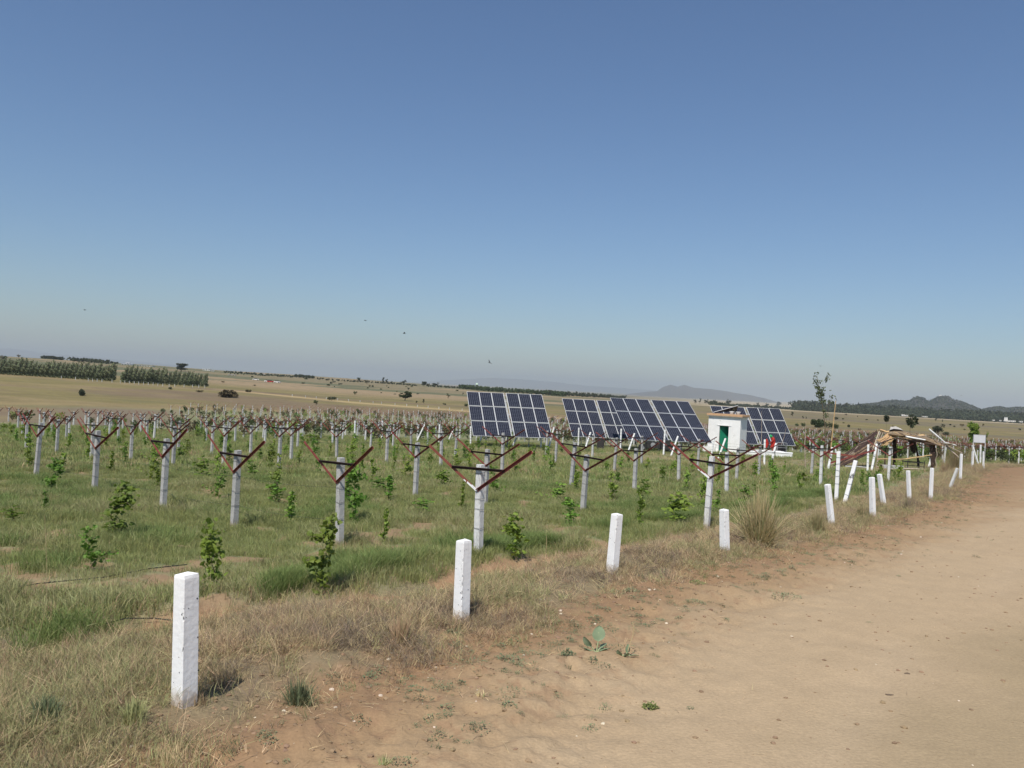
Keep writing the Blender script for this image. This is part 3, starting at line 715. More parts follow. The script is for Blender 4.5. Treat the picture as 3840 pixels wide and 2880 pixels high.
for i in range(16):
    x = 1100 + i * 42 + rnd.uniform(-6, 6)
    y = 1487 + (x - 1100) * 0.0847 if x < 1760 else 1540
    if 1225 < x < 1262 or x > 1745: continue
    p = ground_at(x, y); tag(link('far_fence_post', fpm, None, (p.x, p.y, p.z), None, (1, 1, pxsize(8, p.y))), 'short pale post beside the pale track', 'fence post', PF2)

# low woods: skyline hedges and the forest belts, too many trees to count
def woods(name, pts, hpx, n, size_px, mk, seed, depthf=.12, d=None, kindz=1.0):
    r = np.random.default_rng(seed)
    P = []
    for px, py in pts:
        p = ground_at(px, py) if d is None else at_depth(px, py, d)
        P.append((p.x, p.y, p.z))
    P = np.array(P); seg = np.linspace(0, len(P) - 1, n)
    X = np.interp(seg + r.uniform(-.3, .3, n) * 0, np.arange(len(P)), P[:, 0]); Y = np.interp(seg, np.arange(len(P)), P[:, 1])
    k = 1 + r.random(n) * depthf
    X = X * k + r.normal(size=n) * 1.0; Y = Y * k
    Z = terr(X, Y) if d is None else np.interp(seg, np.arange(len(P)), P[:, 2])
    V_, F_ = [], []; b_ = 0
    hh = pxsize(hpx, P[:, 1].mean())
    for i in range(n):
        h = hh * (0.55 + .7 * r.random()); w_ = h * (.35 + .3 * r.random())
        bl = [(X[i] + r.normal() * w_ * .4, Y[i] + r.normal() * w_ * .4, Z[i] + h * zz, w_ * .55, h * .25) for zz in (.3, .55, .78)]
        V, Fc = leaf_cloud(bl, 46, pxsize(size_px, Y[i]), r)
        V_.append(V); F_.append(Fc + b_); b_ += len(V)
    me = np_mesh(name, np.concatenate(V_), np.concatenate(F_), M[mk])
    return tag(link(name, me), kind='stuff')
woods('far_wood', [(158, 1343), (235, 1352)], 11, 50, 2.4, 'leaf_dark', 1)
woods('far_wood', [(266, 1355), (410, 1368)], 13, 90, 2.4, 'leaf_dark', 2)
woods('far_wood', [(300, 1346 - 2), (440, 1370)], 6, 60, 2, 'leaf_dark', 3)
woods('far_wood', [(840, 1402), (1100, 1418)], 6, 120, 1.8, 'leaf_dark', 4)
woods('far_wood', [(1110, 1416), (1175, 1421)], 10, 60, 2, 'leaf_dark', 5)
woods('far_wood', [(1190, 1425), (1420, 1438), (1560, 1448)], 5, 120, 1.8, 'leaf_dark', 6)
woods('far_wood', [(1600, 1450), (1735, 1458)], 6, 60, 1.8, 'leaf_dark', 7)
woods('far_wood', [(1725, 1458), (1830, 1468), (2050, 1482), (2120, 1488)], 15, 330, 2.8, 'leaf_tree', 8)
woods('far_wood', [(2060, 1484), (2240, 1491), (2345, 1496)], 13, 150, 2.4, 'leaf_dark', 9)
woods('far_wood', [(2660, 1520), (2800, 1527), (3000, 1539)], 11, 190, 2.4, 'leaf_dark', 10)

# forest belt at the foot of the hills and the woods on the hills themselves
fbp = [(2980, 1543), (3100, 1549), (3300, 1561), (3500, 1571), (3700, 1580), (3900, 1592)]
woods('forest_belt', fbp, 36, 800, 4.0, 'leaf_dark', 11, .16, 1350)
woods('forest_belt', [(x, y + 4) for x, y in fbp], 30, 600, 3.4, 'leaf_dark', 12, .10, 1250)
def hill_scrub():
    r = np.random.default_rng(5); n = 5200
    m_, nn = HV.shape[:2]
    j = r.random(n) * (m_ // 2 + 1); i = r.random(n) * (nn - 1.01)
    j0 = np.clip(j.astype(int), 0, m_ - 2); i0 = i.astype(int)
    fj = (j - j0)[:, None]; fi = (i - i0)[:, None]
    P = (HV[j0, i0] * (1 - fi) + HV[j0, i0 + 1] * fi) * (1 - fj) + (HV[j0 + 1, i0] * (1 - fi) + HV[j0 + 1, i0 + 1] * fi) * fj
    keep = fbm(P[:, 0] / 90, P[:, 1] / 90, 3, 71) > .36
    P = P[keep]; n = len(P)
    bl = [(P[a, 0], P[a, 1], P[a, 2] + 1.5, 3.6, 2.6) for a in range(n)]
    V, Fc = leaf_cloud(bl, n * 9, 2.2, r)
    tag(link('hill_scrub', np_mesh('hill_scrub', V, Fc, M['leaf_dark'])), kind='stuff')
hill_scrub()

# far buildings: white sheds on the skyline, village at the foot of the hills
def house(px, py, wpx, hpx, label, roof='flat', mk='whiteb', depth=None, name='far_house'):
    p = ground_at(px, py) if depth is None else at_depth(px, py, depth)
    w = pxsize(wpx, p.y); h = pxsize(hpx, p.y)
    o = empty(name, (p.x, p.y, p.z - .3), 0.1, label, 'building', None)
    m = MB(); m.box((-w / 2, 0, 0), (w / 2, w * .5, h * .8)); m.build('wall', M[mk], o)
    rf = MB()
    if roof == 'flat': rf.box((-w / 2 - .3, -.3, h * .8), (w / 2 + .3, w * .5 + .3, h * .9))
    else:
        a, b_ = w / 2 + .3, w * .5
        rf.add([(-a, -.3, h * .8), (a, -.3, h * .8), (a, b_ + .3, h * .8), (-a, b_ + .3, h * .8), (-a, b_ / 2, h * 1.2), (a, b_ / 2, h * 1.2)],
               [(0, 1, 5, 4), (2, 3, 4, 5), (0, 4, 3), (1, 2, 5), (0, 3, 2, 1)])
    rf.build('roof', M['steel' if roof != 'flat' else mk], o)
    for k in range(max(1, int(wpx / 9))):
        wd = MB(); cx_ = -w / 2 + w * (k + .5) / max(1, int(wpx / 9)); wd.box((cx_ - .5, -.04, h * .3), (cx_ + .5, .06, h * .6)); wd.build('window', M['dark'], o)
    return o
house(475, 1368, 40, 5, 'long low white shed among trees on the left skyline', 'gable')
house(478, 1365, 14, 7, 'white gabled house roof on the left skyline above the long shed', 'gable')
house(541, 1373, 58, 5, 'longest low white building on the left skyline')
house(288, 1355, 7, 4, 'tiny white hut among the skyline trees at far left')
house(774, 1389, 28, 8, 'white building right of the largest skyline tree')
house(798, 1392, 10, 6, 'small white block beside the white building on the skyline')
house(869, 1407, 26, 5, 'pale walled yard in the field right of the white buildings', mk='sack')
house(982, 1404, 18, 6, 'pale house on the skyline amid trees left of centre', mk='sack')
house(1015, 1406, 6, 6, 'small pale house on the skyline amid trees left of centre', mk='sack')
# balloon-shaped pale green water tank over the trees
p = ground_at(1788, 1456)
wt = empty('water_tower', (p.x, p.y, p.z), 0, 'pale green round water tank rising over the far trees left of the first panels', 'water tower')
m = MB(); m.tube([(0, 0, 0), (0, 0, pxsize(10, p.y))], pxsize(2, p.y), 8); m.build('column', M['whiteb'], wt)
m = MB(); R_ = pxsize(5.5, p.y); m.tube([(0, 0, pxsize(9, p.y) + R_ * z_) for z_ in (0, .3, .8, 1.3, 1.7, 1.95)], [R_ * .3, R_ * .75, R_, R_ * .95, R_ * .6, R_ * .1], 12)
m.build('tank', mat('tank_paint', (0.5, 0.62, 0.5), rough=.6), wt)
for i, (x, w, h, lb) in enumerate([(3387, 10, 7, 'white cubic house at the hill foot above the shelter'), (3405, 24, 5, 'low white wall and sheds right of the cubic house'), (3470, 18, 4, 'low pale building at the plain edge right of the shelter sapling'),
        (3727, 7, 5, 'small white house above the sign board'), (3752, 7, 5, 'small white house left of the white temple spires'), (3783, 26, 5, 'low white house around the spires at right edge'), (3800, 18, 6, 'wide white house at the plain edge near the picture edge'), (3830, 12, 5, 'white house cut by the right edge of the picture')]):
    house(x, 1448 + (x - 1920) * .0533 + 33, w, h, lb, depth=1180, name='village_house')
for x in (3768, 3775):
    p = at_depth(x, 1448 + (x - 1920) * .0533 + 33, 1180)
    m = MB(); m.tube([(0, 0, 0), (0, 0, 3), (0, 0, 5.2), (0, 0, 6)], [1.2, 1.1, .7, .1], 6)
    tag(m.build('spire', M['whiteb'], None, loc=p), 'taller white spire of the village at right' if x == 3768 else 'shorter white spire right beside the taller one', 'tower')
p = at_depth(3365, 1542 + 4, 2600)
o = empty('hillside_house', p, 0, 'pale house with dark windows on the wooded hillside above the shelter', 'building')
m = MB(); m.box((-10, 0, -2), (10, 8, 5)); m.build('wall', M['sack'], o)
m = MB(); m.box((-10.4, -.4, 5), (10.4, 8.4, 5.6)); m.build('roof', M['sack'], o)
for k in range(4):
    m = MB(); m.box((-8 + k * 4.6, -.1, .5), (-6 + k * 4.6, .1, 3.2)); m.build('window', M['dark'], o)
p = at_depth(3527, 1484 + 1, 3000)
m = MB(); m.box((-5, 0, -2), (5, 6, 4)); tag(m.build('hilltop_shrine', M['whiteb'], None, loc=p), 'tiny white shrine on the summit of the highest hill', 'building')
# parked vehicles far out on the plain
def far_car(px, py, mk, lb):
    p = ground_at(px, py)
    o = empty('far_car', p, rnd.uniform(-.3, .3), lb, 'car')
    m = MB(); m.box((-2.1, -.85, .35), (2.1, .85, .95)); m.build('body', M[mk], o)
    m = MB(); m.add([(-1.5, -.75, .95), (1.1, -.75, .95), (1.1, .75, .95), (-1.5, .75, .95), (-1.1, -.65, 1.5), (.6, -.65, 1.5), (.6, .65, 1.5), (-1.1, .65, 1.5)], [(0, 1, 5, 4), (1, 2, 6, 5), (2, 3, 7, 6), (3, 0, 4, 7), (4, 5, 6, 7)]); m.build('cabin', M['dark'], o)
    for sx in (-1.3, 1.3):
        for sy in (-.8, .8):
            m = MB(); m.tube([(sx, sy - .1, .33), (sx, sy + .1, .33)], .33, 10); m.build('wheel', M['black'], o)
far_car(959, 1426, 'whiteb', 'white car far off in the fields, leftmost of the parked vehicles')
far_car(1004, 1433, 'whiteb', 'white car far off beside a red one in the fields')
far_car(1014, 1434, 'redcloth', 'red car far off in the fields between two white ones')
far_car(1040, 1436, 'whiteb', 'white car far off in the fields, rightmost of the parked vehicles')

# ------------------------------------------------------------------ concrete posts
def rough_post(w, h, seed, chip=.012, bottom=-.25, taper=.06, m=48, top_round=.004):
    r = random.Random(seed); me = MB(); k = 4
    ring = []
    for cx_, cy_ in ((1, 1), (-1, 1), (-1, -1), (1, -1)):
        a0 = math.atan2(cy_, cx_)
        for j in (-1, 0, 1): ring.append((cx_, cy_, a0 + j * .5))
    n = len(ring); zs = [bottom] + [h * i / (m - 1) for i in range(m)]
    ch = [[r.random() for _ in range(4)] for _ in zs]
    off = [(0, 0) for _ in zs]
    for zi, z in enumerate(zs):
        s = w / 2 * (1 - taper * max(z, 0) / h)
        if zi == len(zs) - 1: s -= top_round
        for j, (cx_, cy_, a) in enumerate(ring):
            c_ = ch[zi][j // 3]; mid_ = j % 3 == 1; cut = .010 + ((chip * 1.7 if c_ > .86 else chip * .22 * c_) if mid_ else 0)
            rr = cut
            bx, by = cx_ * (s - rr), cy_ * (s - rr)
            x = bx + rr * math.cos(a) * (.1 if mid_ and c_ > .88 else 1) + off[zi][0]
            y = by + rr * math.sin(a) * (.1 if mid_ and c_ > .88 else 1) + off[zi][1]
            me.v.append((x, y, z + (r.uniform(-.008, .008) if zi == len(zs) - 1 else 0)))
    for i in range(len(zs) - 1):
        for j in range(n):
            j2 = (j + 1) % n
            me.f.append((i * n + j, i * n + j2, (i + 1) * n + j2, (i + 1) * n + j)); me.m.append(0)
    e = (len(zs) - 1) * n
    me.f.append(tuple(e + j for j in range(n))); me.m.append(0)
    return me

def pits(mb, w, h, seed, n):
    """dark pock marks in the whitewash, shallow chips standing a hair inside and dark"""
    r = random.Random(seed)
    for _ in range(n):
        f = r.randrange(4); z = r.uniform(.1, h * .97); u = r.choice((-1, 1)) * r.uniform(.25, .95) * w / 2
        s = r.uniform(.003, .008); t = w / 2 * (1 - .06 * z / h) + .0012
        c_, s_ = ((t, u), (-t, u), (u, t), (u, -t))[f]
        ax = (0, 1) if f < 2 else (1, 0)
        vs = [(c_ + ax[0] * a * s, s_ + ax[1] * a * s, z + b_ * s * r.uniform(.5, 1.6)) for a, b_ in ((-1, -.4), (.2, -1), (1, 0), (.3, .8), (-.8, .5))]
        mb.add(vs, [(0, 1, 2, 3, 4)])

def place_post(name, bx, by, tx, ty, w, yaw, mk, label, cat='fence post', group=None, seed=0, chip=.012, npit=24, ties=(), depth_tilt=0.0):
    """upright or leaning post: foot and head measured in the photograph, standing on the ground"""
    p = ground_at(bx, by); p.z = sz(p.x, p.y)
    t = at_depth(tx, ty, p.y + depth_tilt)
    ax = t - p; h = ax.length
    o = empty(name, p, 0, label, cat, group)
    q_ = ax.to_track_quat('Z', 'Y') if abs(ax.normalized().z) < .9999 else Euler((0, 0, 0)).to_quaternion()
    R_ = Vector((0, 0, 1)).rotation_difference(ax.normalized()) @ Euler((0, 0, yaw)).to_quaternion()
    o.rotation_mode = 'QUATERNION'; o.rotation_quaternion = R_
    rough_post(w, h, seed, chip).build('concrete_shaft', M[mk], o)
    if npit:
        pm = MB(); pits(pm, w, h, seed + 5, npit); pm.build('paint_chip', M['dark'], o); o.children[-1]['kind'] = 'stuff'
    for z in ties:
        tm = MB(); s = w / 2 + .004
        sl_ = random.Random(seed + int(z * 100)).uniform(-.02, .02)
        for a, b_ in (((-s, -s), (s, -s)), ((s, -s), (s, s)), ((s, s), (-s, s)), ((-s, s), (-s, -s))):
            tm.bar((a[0], a[1], z * h + sl_ * a[0] / s), (b_[0], b_[1], z * h + sl_ * b_[0] / s), .007)
        tm.build('wire_tie', M['wire'], o)
    return o

FP = [ # foot x,y  head x,y  width yaw(deg) label
 ((690, 2686), (701, 2153), .152, 56, 'largest white concrete post, nearest the camera at lower left', 0),
 ((1728, 2344), (1740, 2026), .150, 47, 'second white roadside post from the left, just in front of a taller trellis post', .05),
 ((2293, 2172), (2314, 1928), .150, 40, 'third white roadside post from the left, with a rounded pitted head', .15),
 ((2717, 2090), (2715, 1911), .145, 36, 'square white roadside post left of the big straw-coloured grass clump', .1),
 ((3118, 1982), (3103, 1817), .130, 30, 'white roadside post right of the big grass clump, leaning left', .1),
 ((3272, 1944), (3269, 1790), .135, 28, 'upright white roadside post beside a dug heap of dead grass', .05),
 ((3314, 1909), (3297, 1778), .130, 30, 'white roadside post leaning left with a cracked waist, behind the upright one', .1),
 ((3409, 1884), (3405, 1765), .120, 28, 'white roadside post in front of the middle of the thatched shelter', .1),
 ((3489, 1878), (3495, 1755), .115, 28, 'slim white roadside post in front of the right end of the shelter', .05),
 ((3600, 1810), (3605, 1702), .115, 20, 'tall white roadside post with a grey broken post leaning against it', .1),
 ((3645, 1755), (3648, 1693), .15, 10, 'broad white post, left of the two standing under the sign board', .0),
 ((3686, 1756), (3687, 1693), .09, 20, 'narrow white post at the right foot of the sign board', .0),
]
for i, (b_, t_, w, yw, lb, chp) in enumerate(FP):
    place_post('roadside_post', *b_, *t_, w, math.radians(yw), 'white', lb, 'fence post', 'white concrete posts along the road', 100 + i, .008 + chp * .02, 34 if i < 6 else 14)
place_post('broken_post', 3559, 1840, 3590, 1756, .115, .5, 'concrete_pale', 'short grey broken post leaning right against a white roadside post', 'fence post', None, 160, .03, 20)
place_post('leaning_post', 3668, 1743, 3646, 1670, .13, .5, 'white', 'white post leaning left behind the broad white post under the sign board', 'fence post', None, 161)
place_post('white_post', 3675, 1741, 3677, 1668, .13, .2, 'white', 'tall upright white post between the legs of the sign board', 'fence post', None, 162)
place_post('leaning_post', 3632, 1712, 3620, 1672, .13, .3, 'white_dirty', 'white post leaning left, to the left of the sign board', 'fence post', None, 163, npit=6)
place_post('leaning_post', 3838, 1708, 3831, 1681, .13, .3, 'white', 'white post leaning left at the right edge of the picture', 'fence post', None, 164, npit=6)
place_post('white_post', 3662, 1738, 3666, 1688, .10, .2, 'white_dirty', 'short white post wedged behind the broad post under the sign board', 'fence post', None, 165, npit=6)

# ------------------------------------------------------------------ trellis posts with V arms
def trellis_meshes(pm, seed, half=1.12, apex=1.28, tip=2.02, bar=1.66, paint=False):
    r = random.Random(seed); out = {}
    out['shaft'] = rough_post(.13, 1.75, seed, .005, m=14, taper=.08).mesh('concrete_shaft', M[pm])
    y0 = -.075; t = .006; fl = .044
    def arm(sgn, mk):
        me = MB(); a = Vector((0, y0, apex)); b_ = Vector((sgn * half, y0, tip)); d = (b_ - a).normalized(); nrm = Vector((-d.z * sgn, 0, abs(d.x))) if sgn > 0 else Vector((d.z * -1 * sgn, 0, abs(d.x)))
        nrm = Vector((0, 1, 0)).cross(d); nrm = nrm if nrm.z > 0 else -nrm
        def plate(p0, p1, e1, w1, e2, w2):
            vs = [p0, p0 + e1 * w1, p0 + e1 * w1 + e2 * w2, p0 + e2 * w2]; vs2 = [v + (p1 - p0) for v in vs]
            me.add(vs + vs2, [(0, 3, 2, 1), (4, 5, 6, 7), (0, 1, 5, 4), (1, 2, 6, 5), (2, 3, 7, 6), (3, 0, 4, 7)])
        lo = -nrm * fl / 2
        plate(a + lo, b_ + lo, nrm, fl, Vector((0, 1, 0)), t)                         # upright flange
        if sgn < 0: plate(a + lo - Vector((0, fl, 0)) * 0, b_ + lo - Vector((0, fl, 0)) * 0, -nrm, t, Vector((0, 1, 0)), fl)   # lower flange, turned back
        else: plate(a - lo, b_ - lo, nrm, t, Vector((0, -1, 0)), .034)                   # upper flange, turned forward, shades the web
        return me
    out['armL'] = arm(-1, 'red').mesh('arm', M['red']); out['armR'] = arm(1, 'red').mesh('arm', M['red'])
    hb = half * (bar - apex) / (tip - apex)
    me = MB(); me.box((-hb, y0 - .012, bar - .022), (hb, y0 - .006, bar + .022)); me.box((-hb, y0 - .058, bar + .022), (hb, y0 - .006, bar + .028))
    out['bar'] = me.mesh('crossbar', M['red_shaded'])
    me = MB(); s = .072
    for a, b_ in (((-s, -s), (s, -s)), ((s, -s), (s, s)), ((s, s), (-s, s)), ((-s, s), (-s, -s))): me.bar((a[0], a[1], 0), (b_[0], b_[1], 0), .004)
    out['tie'] = me.mesh('wire_tie', M['wire'])
    me = MB(); me.box((-.16, y0 - .012, apex - .02), (.0, y0 - .004, apex + .02), None)
    return out
PROT = {(pm, v): trellis_meshes(pm, 40 + v) for pm in ('concrete', 'concrete_pale', 'white_dirty') for v in range(3)}
VY = math.radians(-36)

def trellis(p, hgt, pm, label, group, lod=0, yaw=None, seed=0, lean=(0, 0)):
    r = random.Random(seed + 1000); P = PROT[(pm, seed % 3)]
    o = empty('trellis_post', p, (VY + r.gauss(0, .055)) if yaw is None else yaw, label, 'trellis post', group)
    o.rotation_euler = (lean[0] + r.gauss(0, .020), lean[1] + r.gauss(0, .022), o.rotation_euler[2])
    k = hgt / 1.75
    link('concrete_shaft', P['shaft'], o, scale=(1, 1, k))
    dz = (k - 1) * 1.45 + r.gauss(0, .02)
    ra = r.gauss(0, .02)
    fs = r.uniform(.93, 1.05)
    for nm, k_ in (('arm', 'armL'), ('arm', 'armR'), ('crossbar', 'bar')):
        link(nm, P[k_], o, loc=(0, 0, dz), rot=(0, ra, 0), scale=(fs, 1, 1))
    if lod == 0:
        for z in (.5, .85, 1.12, 1.55):
            link('wire_tie', P['tie'], o, loc=(0, 0, z * k + r.uniform(-.05, .05)), rot=(r.uniform(-.15, .15), r.uniform(-.2, .2), 0))
    return o

POSTS = [
  ('a', 135, 1788, 148, 1585, 0),
  ('b', 354, 1852, 365, 1615, 0),
  ('c', 98, 1688, 0, 0, 0),
  ('d', 212, 1699, 0, 0, 0),
  ('e', 84, 1632, 89, 1560, 0),
  ('f', 67, 1610, 67, 1539, 0),
  ('g', 161, 1641, 168, 1545, 0),
  ('h', 192, 1624, 192, 1568, 0),
  ('i', 248, 1647, 252, 1568, 0),
  ('j', 259, 1630, 260, 1571, 0),
  ('k', 275, 1595, 278, 1549, 0),
  ('l', 343, 1717, 352, 1586, 0),
  ('m', 330, 1628, 335, 1542, 0),
  ('n', 385, 1582, 387, 1541, 0),
  ('o', 394, 1612, 396, 1560, 0),
  ('p', 409, 1632, 411, 1571, 0),
  ('q', 442, 1660, 0, 0, 0),
  ('r', 460, 1612, 463, 1560, 0),
  ('s', 611, 1913, 622, 1645, 0),
  ('t', 490, 1727, 498, 1596, 0),
  ('u', 649, 1749, 659, 1598, 0),
  ('v', 668, 1695, 675, 1578, 0),
  ('w', 552, 1658, 558, 1575, 0),
  ('x', 577, 1649, 578, 1547, 0),
  ('y', 528, 1622, 530, 1567, 0),
  ('z', 603, 1602, 604, 1568, 0),
  ('aa', 794, 1704, 799, 1595, 0),
  ('ab', 837, 1747, 846, 1597, 0),
  ('ac', 772, 1658, 774, 1580, 0),
  ('ae', 881, 1662, 885, 1578, 0),
  ('af', 869, 1602, 870, 1567, 0),
  ('ag', 899, 1617, 901, 1567, 0),
  ('510', 878, 1979, 898, 1689, 0),
  ('ah', 1045, 1759, 1058, 1597, 0),
  ('ai', 1091, 1732, 1097, 1599, 0),
  ('aj', 939, 1710, 942, 1596, 0),
  ('ak', 993, 1667, 997, 1589, 0),
  ('al', 1032, 1647, 0, 0, 0),
  ('am', 1115, 1682, 0, 0, 0),
  ('an', 1134, 1649, 1135, 1589, 0),
  ('ao', 1142, 1632, 1144, 1571, 0),
  ('ap', 1273, 2043, 1287, 1717, 0),
  ('aq', 1262, 1727, 1267, 1606, 0),
  ('as', 1247, 1664, 0, 0, 0),
  ('au', 1449, 1740, 1453, 1608, 0),
  ('av', 1557, 1863, 1565, 1660, 0),
  ('aw', 1389, 1682, 1395, 1604, 0),
  ('ax', 1652, 1753, 1659, 1618, 0),
  ('ay', 1706, 1720, 1713, 1610, 0),
  ('az', 1473, 1675, 1476, 1591, 0),
  ('ba', 1602, 1672, 0, 0, 0),
  ('Wbb', 1432, 1651, 1434, 1578, 1),
  ('Wbd', 1646, 1664, 1649, 1592, 1),
  ('Wbe', 1765, 1671, 1766, 1599, 1),
  ('Wbf', 1330, 1647, 1332, 1578, 1),
  ('bc', 1539, 1708, 0, 0, 0),
  ('bg', 1882, 1784, 1890, 1607, 0),
  ('bi', 2082, 1740, 2088, 1610, 0),
  ('bj', 2140, 1829, 2147, 1659, 0),
  ('bk', 2047, 1710, 2050, 1615, 0),
  ('Wbl', 2028, 1682, 2031, 1600, 1),
  ('Wbm', 2168, 1680, 2171, 1604, 1),
  ('bh', 1818, 1892, 1820, 1685, 0),
  ('WV1', 1791, 2109, 1801, 1743, 2),
  ('bn', 2185, 1927, 2191, 1705, 0),
  ('bo', 2303, 1769, 2309, 1641, 0),
  ('bp', 2378, 1845, 2387, 1682, 0),
  ('bq', 2405, 1745, 2411, 1635, 0),
  ('br', 2544, 1806, 2550, 1667, 0),
  ('bs', 2616, 1758, 2622, 1646, 0),
  ('bt', 2221, 1717, 2226, 1628, 0),
  ('W1', 2326, 1695, 2330, 1608, 1),
  ('W2', 2488, 1708, 2494, 1612, 1),
  ('WV2', 2648, 1988, 2658, 1711, 2),
  ('WV3', 2724, 1858, 2732, 1697, 2),
  ('ca', 2761, 1801, 2768, 1680, 0),
  ('cb', 2844, 1784, 2848, 1675, 0),
  ('cc', 3042, 1786, 3046, 1664, 0),
  ('WV4', 3076, 1823, 3082, 1671, 2),
  ('W3', 2866, 1743, 2868, 1648, 1),
  ('W4', 2667, 1712, 2678, 1638, 1),
  ('W5', 3135, 1881, 3145, 1693, 1),
  ('W6', 3253, 1769, 3256, 1667, 1),
  ('WV5', 3330, 1807, 3334, 1675, 2),
]
LEAN = [
  ('L1', 1794, 1670, 1815, 1613),
  ('L2', 1921, 1675, 1951, 1612),
  ('L3', 2057, 1681, 2078, 1603),
  ('L4', 2193, 1688, 2215, 1621),
  ('L5', 2354, 1699, 2380, 1625),
  ('L6', 2516, 1710, 2543, 1635),
  ('L7', 2888, 1750, 2911, 1662),
  ('L8', 2693, 1720, 2721, 1644),
  ('L9', 3167, 1885, 3209, 1727),
  ('L10', 3268, 1764, 3288, 1664),
  ('L11', 3104, 1764, 3122, 1677),
]
RN, RM = Vector((.62, .78, 0)), Vector((.78, -.62, 0))
info = []
for n, bx, by, tx, ty, kd in POSTS:
    p = ground_at(bx, by); p.z = sz(p.x, p.y)
    hh = 1.75 if not ty else (at_depth(tx, ty, p.y).z - p.z)
    info.append([n, p, min(max(hh, 1.55), 1.95), kd, bx, tx, ty, by])
ORD = ['leftmost', 'second from left', 'third from left', 'fourth from left', 'fifth from left', 'sixth from left', 'seventh from left', 'eighth from left',
       'ninth from left', 'tenth from left', 'eleventh from left', 'twelfth from left', 'thirteenth from left', 'fourteenth from left', 'fifteenth from left', 'sixteenth from left', 'seventeenth from left']
RK = ['front', 'second', 'third', 'fourth', 'fifth', 'sixth', 'seventh', 'eighth', 'ninth', 'tenth', 'eleventh', 'twelfth', 'thirteenth', 'fourteenth', 'fifteenth']
ranks = {}
for it in info:
    if it[3] == 0: ranks.setdefault(max(0, round((it[1].dot(RN) - 10.8) / 8.6)), []).append(it)
TG = 'grey trellis posts with V arms'
near_posts = []; NAMED = []
for k in sorted(ranks):
    its = sorted(ranks[k], key=lambda i: i[4])
    for j, it in enumerate(its):
        far_ = 'grey V-armed trellis post, %s in the %s row from the road' % (ORD[min(j, 16)], RK[min(k, 14)])
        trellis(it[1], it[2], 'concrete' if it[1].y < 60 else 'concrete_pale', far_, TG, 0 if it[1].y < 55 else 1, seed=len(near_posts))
        near_posts.append(it[1]); NAMED.append((it[1], 'the %s post of the %s row' % (ORD[min(j, 16)], RK[min(k, 14)])))
WL = {'WV1': 'white painted trellis post with wide red V arms, beside the second roadside post', 'WV2': 'white painted trellis post with the widest red V arms, left of the big straw clump',
      'WV3': 'white trellis post with red V arms just behind the widest one, before the pump house', 'WV4': 'white trellis post with red V arms under the leafy sapling',
      'WV5': 'white trellis post with red V arms standing before the thatched shelter'}
for it in info:
    if it[3] == 2:
        o = trellis(it[1], it[2], 'white_dirty', WL[it[0]], None, 0, seed=hash_(it[0]), yaw=VY + (-.02 if it[0] == 'WV1' else 0))
        near_posts.append(it[1]); NAMED.append((it[1], {'WV1': 'the nearest white V post', 'WV2': 'the widest white V post', 'WV3': 'the white V post behind the widest', 'WV4': 'the white V post by the sapling', 'WV5': 'the white V post before the shelter'}[it[0]]))
        if it[0] in ('WV1', 'WV2'):
            az = [c_ for c_ in o.children if c_.name.startswith('arm')][0]; m = MB(); a = Vector((0, -.0785, 1.28)) + Vector((0, 0, az.location.z)); d = Vector((-1.2, 0, .74)).normalized(); u = Vector((.74, 0, 1.2)).normalized()
            for s0, s1, hgt in ((.0, .16, .05), (.16, .27, .035), (.30, .36, .02)):
                p0 = a + d * s0 - u * .026; p1 = a + d * s1 - u * .026
                m.add([p0, p1, p1 + u * hgt, p0 + u * hgt], [(0, 1, 2, 3)])
            m.build('white_paint_smear', M['white'], o)
        near_posts.append(it[1])
WPL = {'Wbb': 'plain white post left of a leaning brace, left of the first panels', 'Wbd': 'plain white post between two leaning braces left of the first panels', 'Wbe': 'plain white post at the left edge of the first panels',
       'Wbf': 'plain white post farthest left in the white line before the panels', 'Wbl': 'plain white post before the lower right corner of the first panels', 'Wbm': 'plain white post before the left part of the second panels',
       'W1': 'plain white post before the overlap of the second and third panels', 'W2': 'plain white post before the middle of the third panels', 'W3': 'plain white post beside the person in red',
       'W4': 'plain white post before the green door of the pump house', 'W5': 'tall white post with fallen red V frames heaped behind it', 'W6': 'plain white post before the slanting thatch of the shelter'}
for it in info:
    if it[3] == 1:
        n, p, hh, kd, bx, tx, ty, by = it
        place_post('plain_post', bx, by, tx, ty, .13, math.radians(-30), 'white', WPL[n], 'fence post', 'plain white posts between the panels and the shelter', hash_(n), .006, 8, (.35, .5, .62, .75, .88))
LL = ['leftmost white brace post before the first panels, leaning right', 'white brace post leaning right before the middle of the first panels', 'white brace post leaning right at the right edge of the first panels',
      'white brace post leaning right before the second panels', 'white brace post leaning right before the third panels left part', 'white brace post leaning right before the third panels middle',
      'white brace post leaning right beside the person in red, with a black knot of wire', 'white brace post leaning right across the pump house doorway', 'largest white leaning brace post, with a black wire knot, right of the fallen red frames',
      'white leaning brace post in front of the shelter thatch', 'white leaning brace post left of the fallen red frames']
for (n, bx, by, tx, ty), lb in zip(LEAN, LL):
    o = place_post('brace_post', bx, by, tx, ty, .14, math.radians(-35), 'white', lb, 'brace post', 'leaning white brace posts', hash_(n) + 9, .006, 10, (.2, .45, .6))
    if n in ('L7', 'L9', 'L10', 'L11'):
        r = random.Random(hash_(n)); m = MB()
        hh = 1.75 * .60
        pts_ = [(r.uniform(-.09, .09), -.085 - r.uniform(0, .03), hh + r.uniform(-.12, .12)) for _ in range(9)]
        m.tube(pts_, .009, 5); m.build('wire_knot', M['wire'], o)
place_post('brace_post', 3482, 1752, 3512, 1655, .13, .3, 'white', 'tall white post at the right corner of the shelter', 'fence post', None, 333, npit=6)
bpy.data.objects['brace_post.011'].name = 'corner_post'
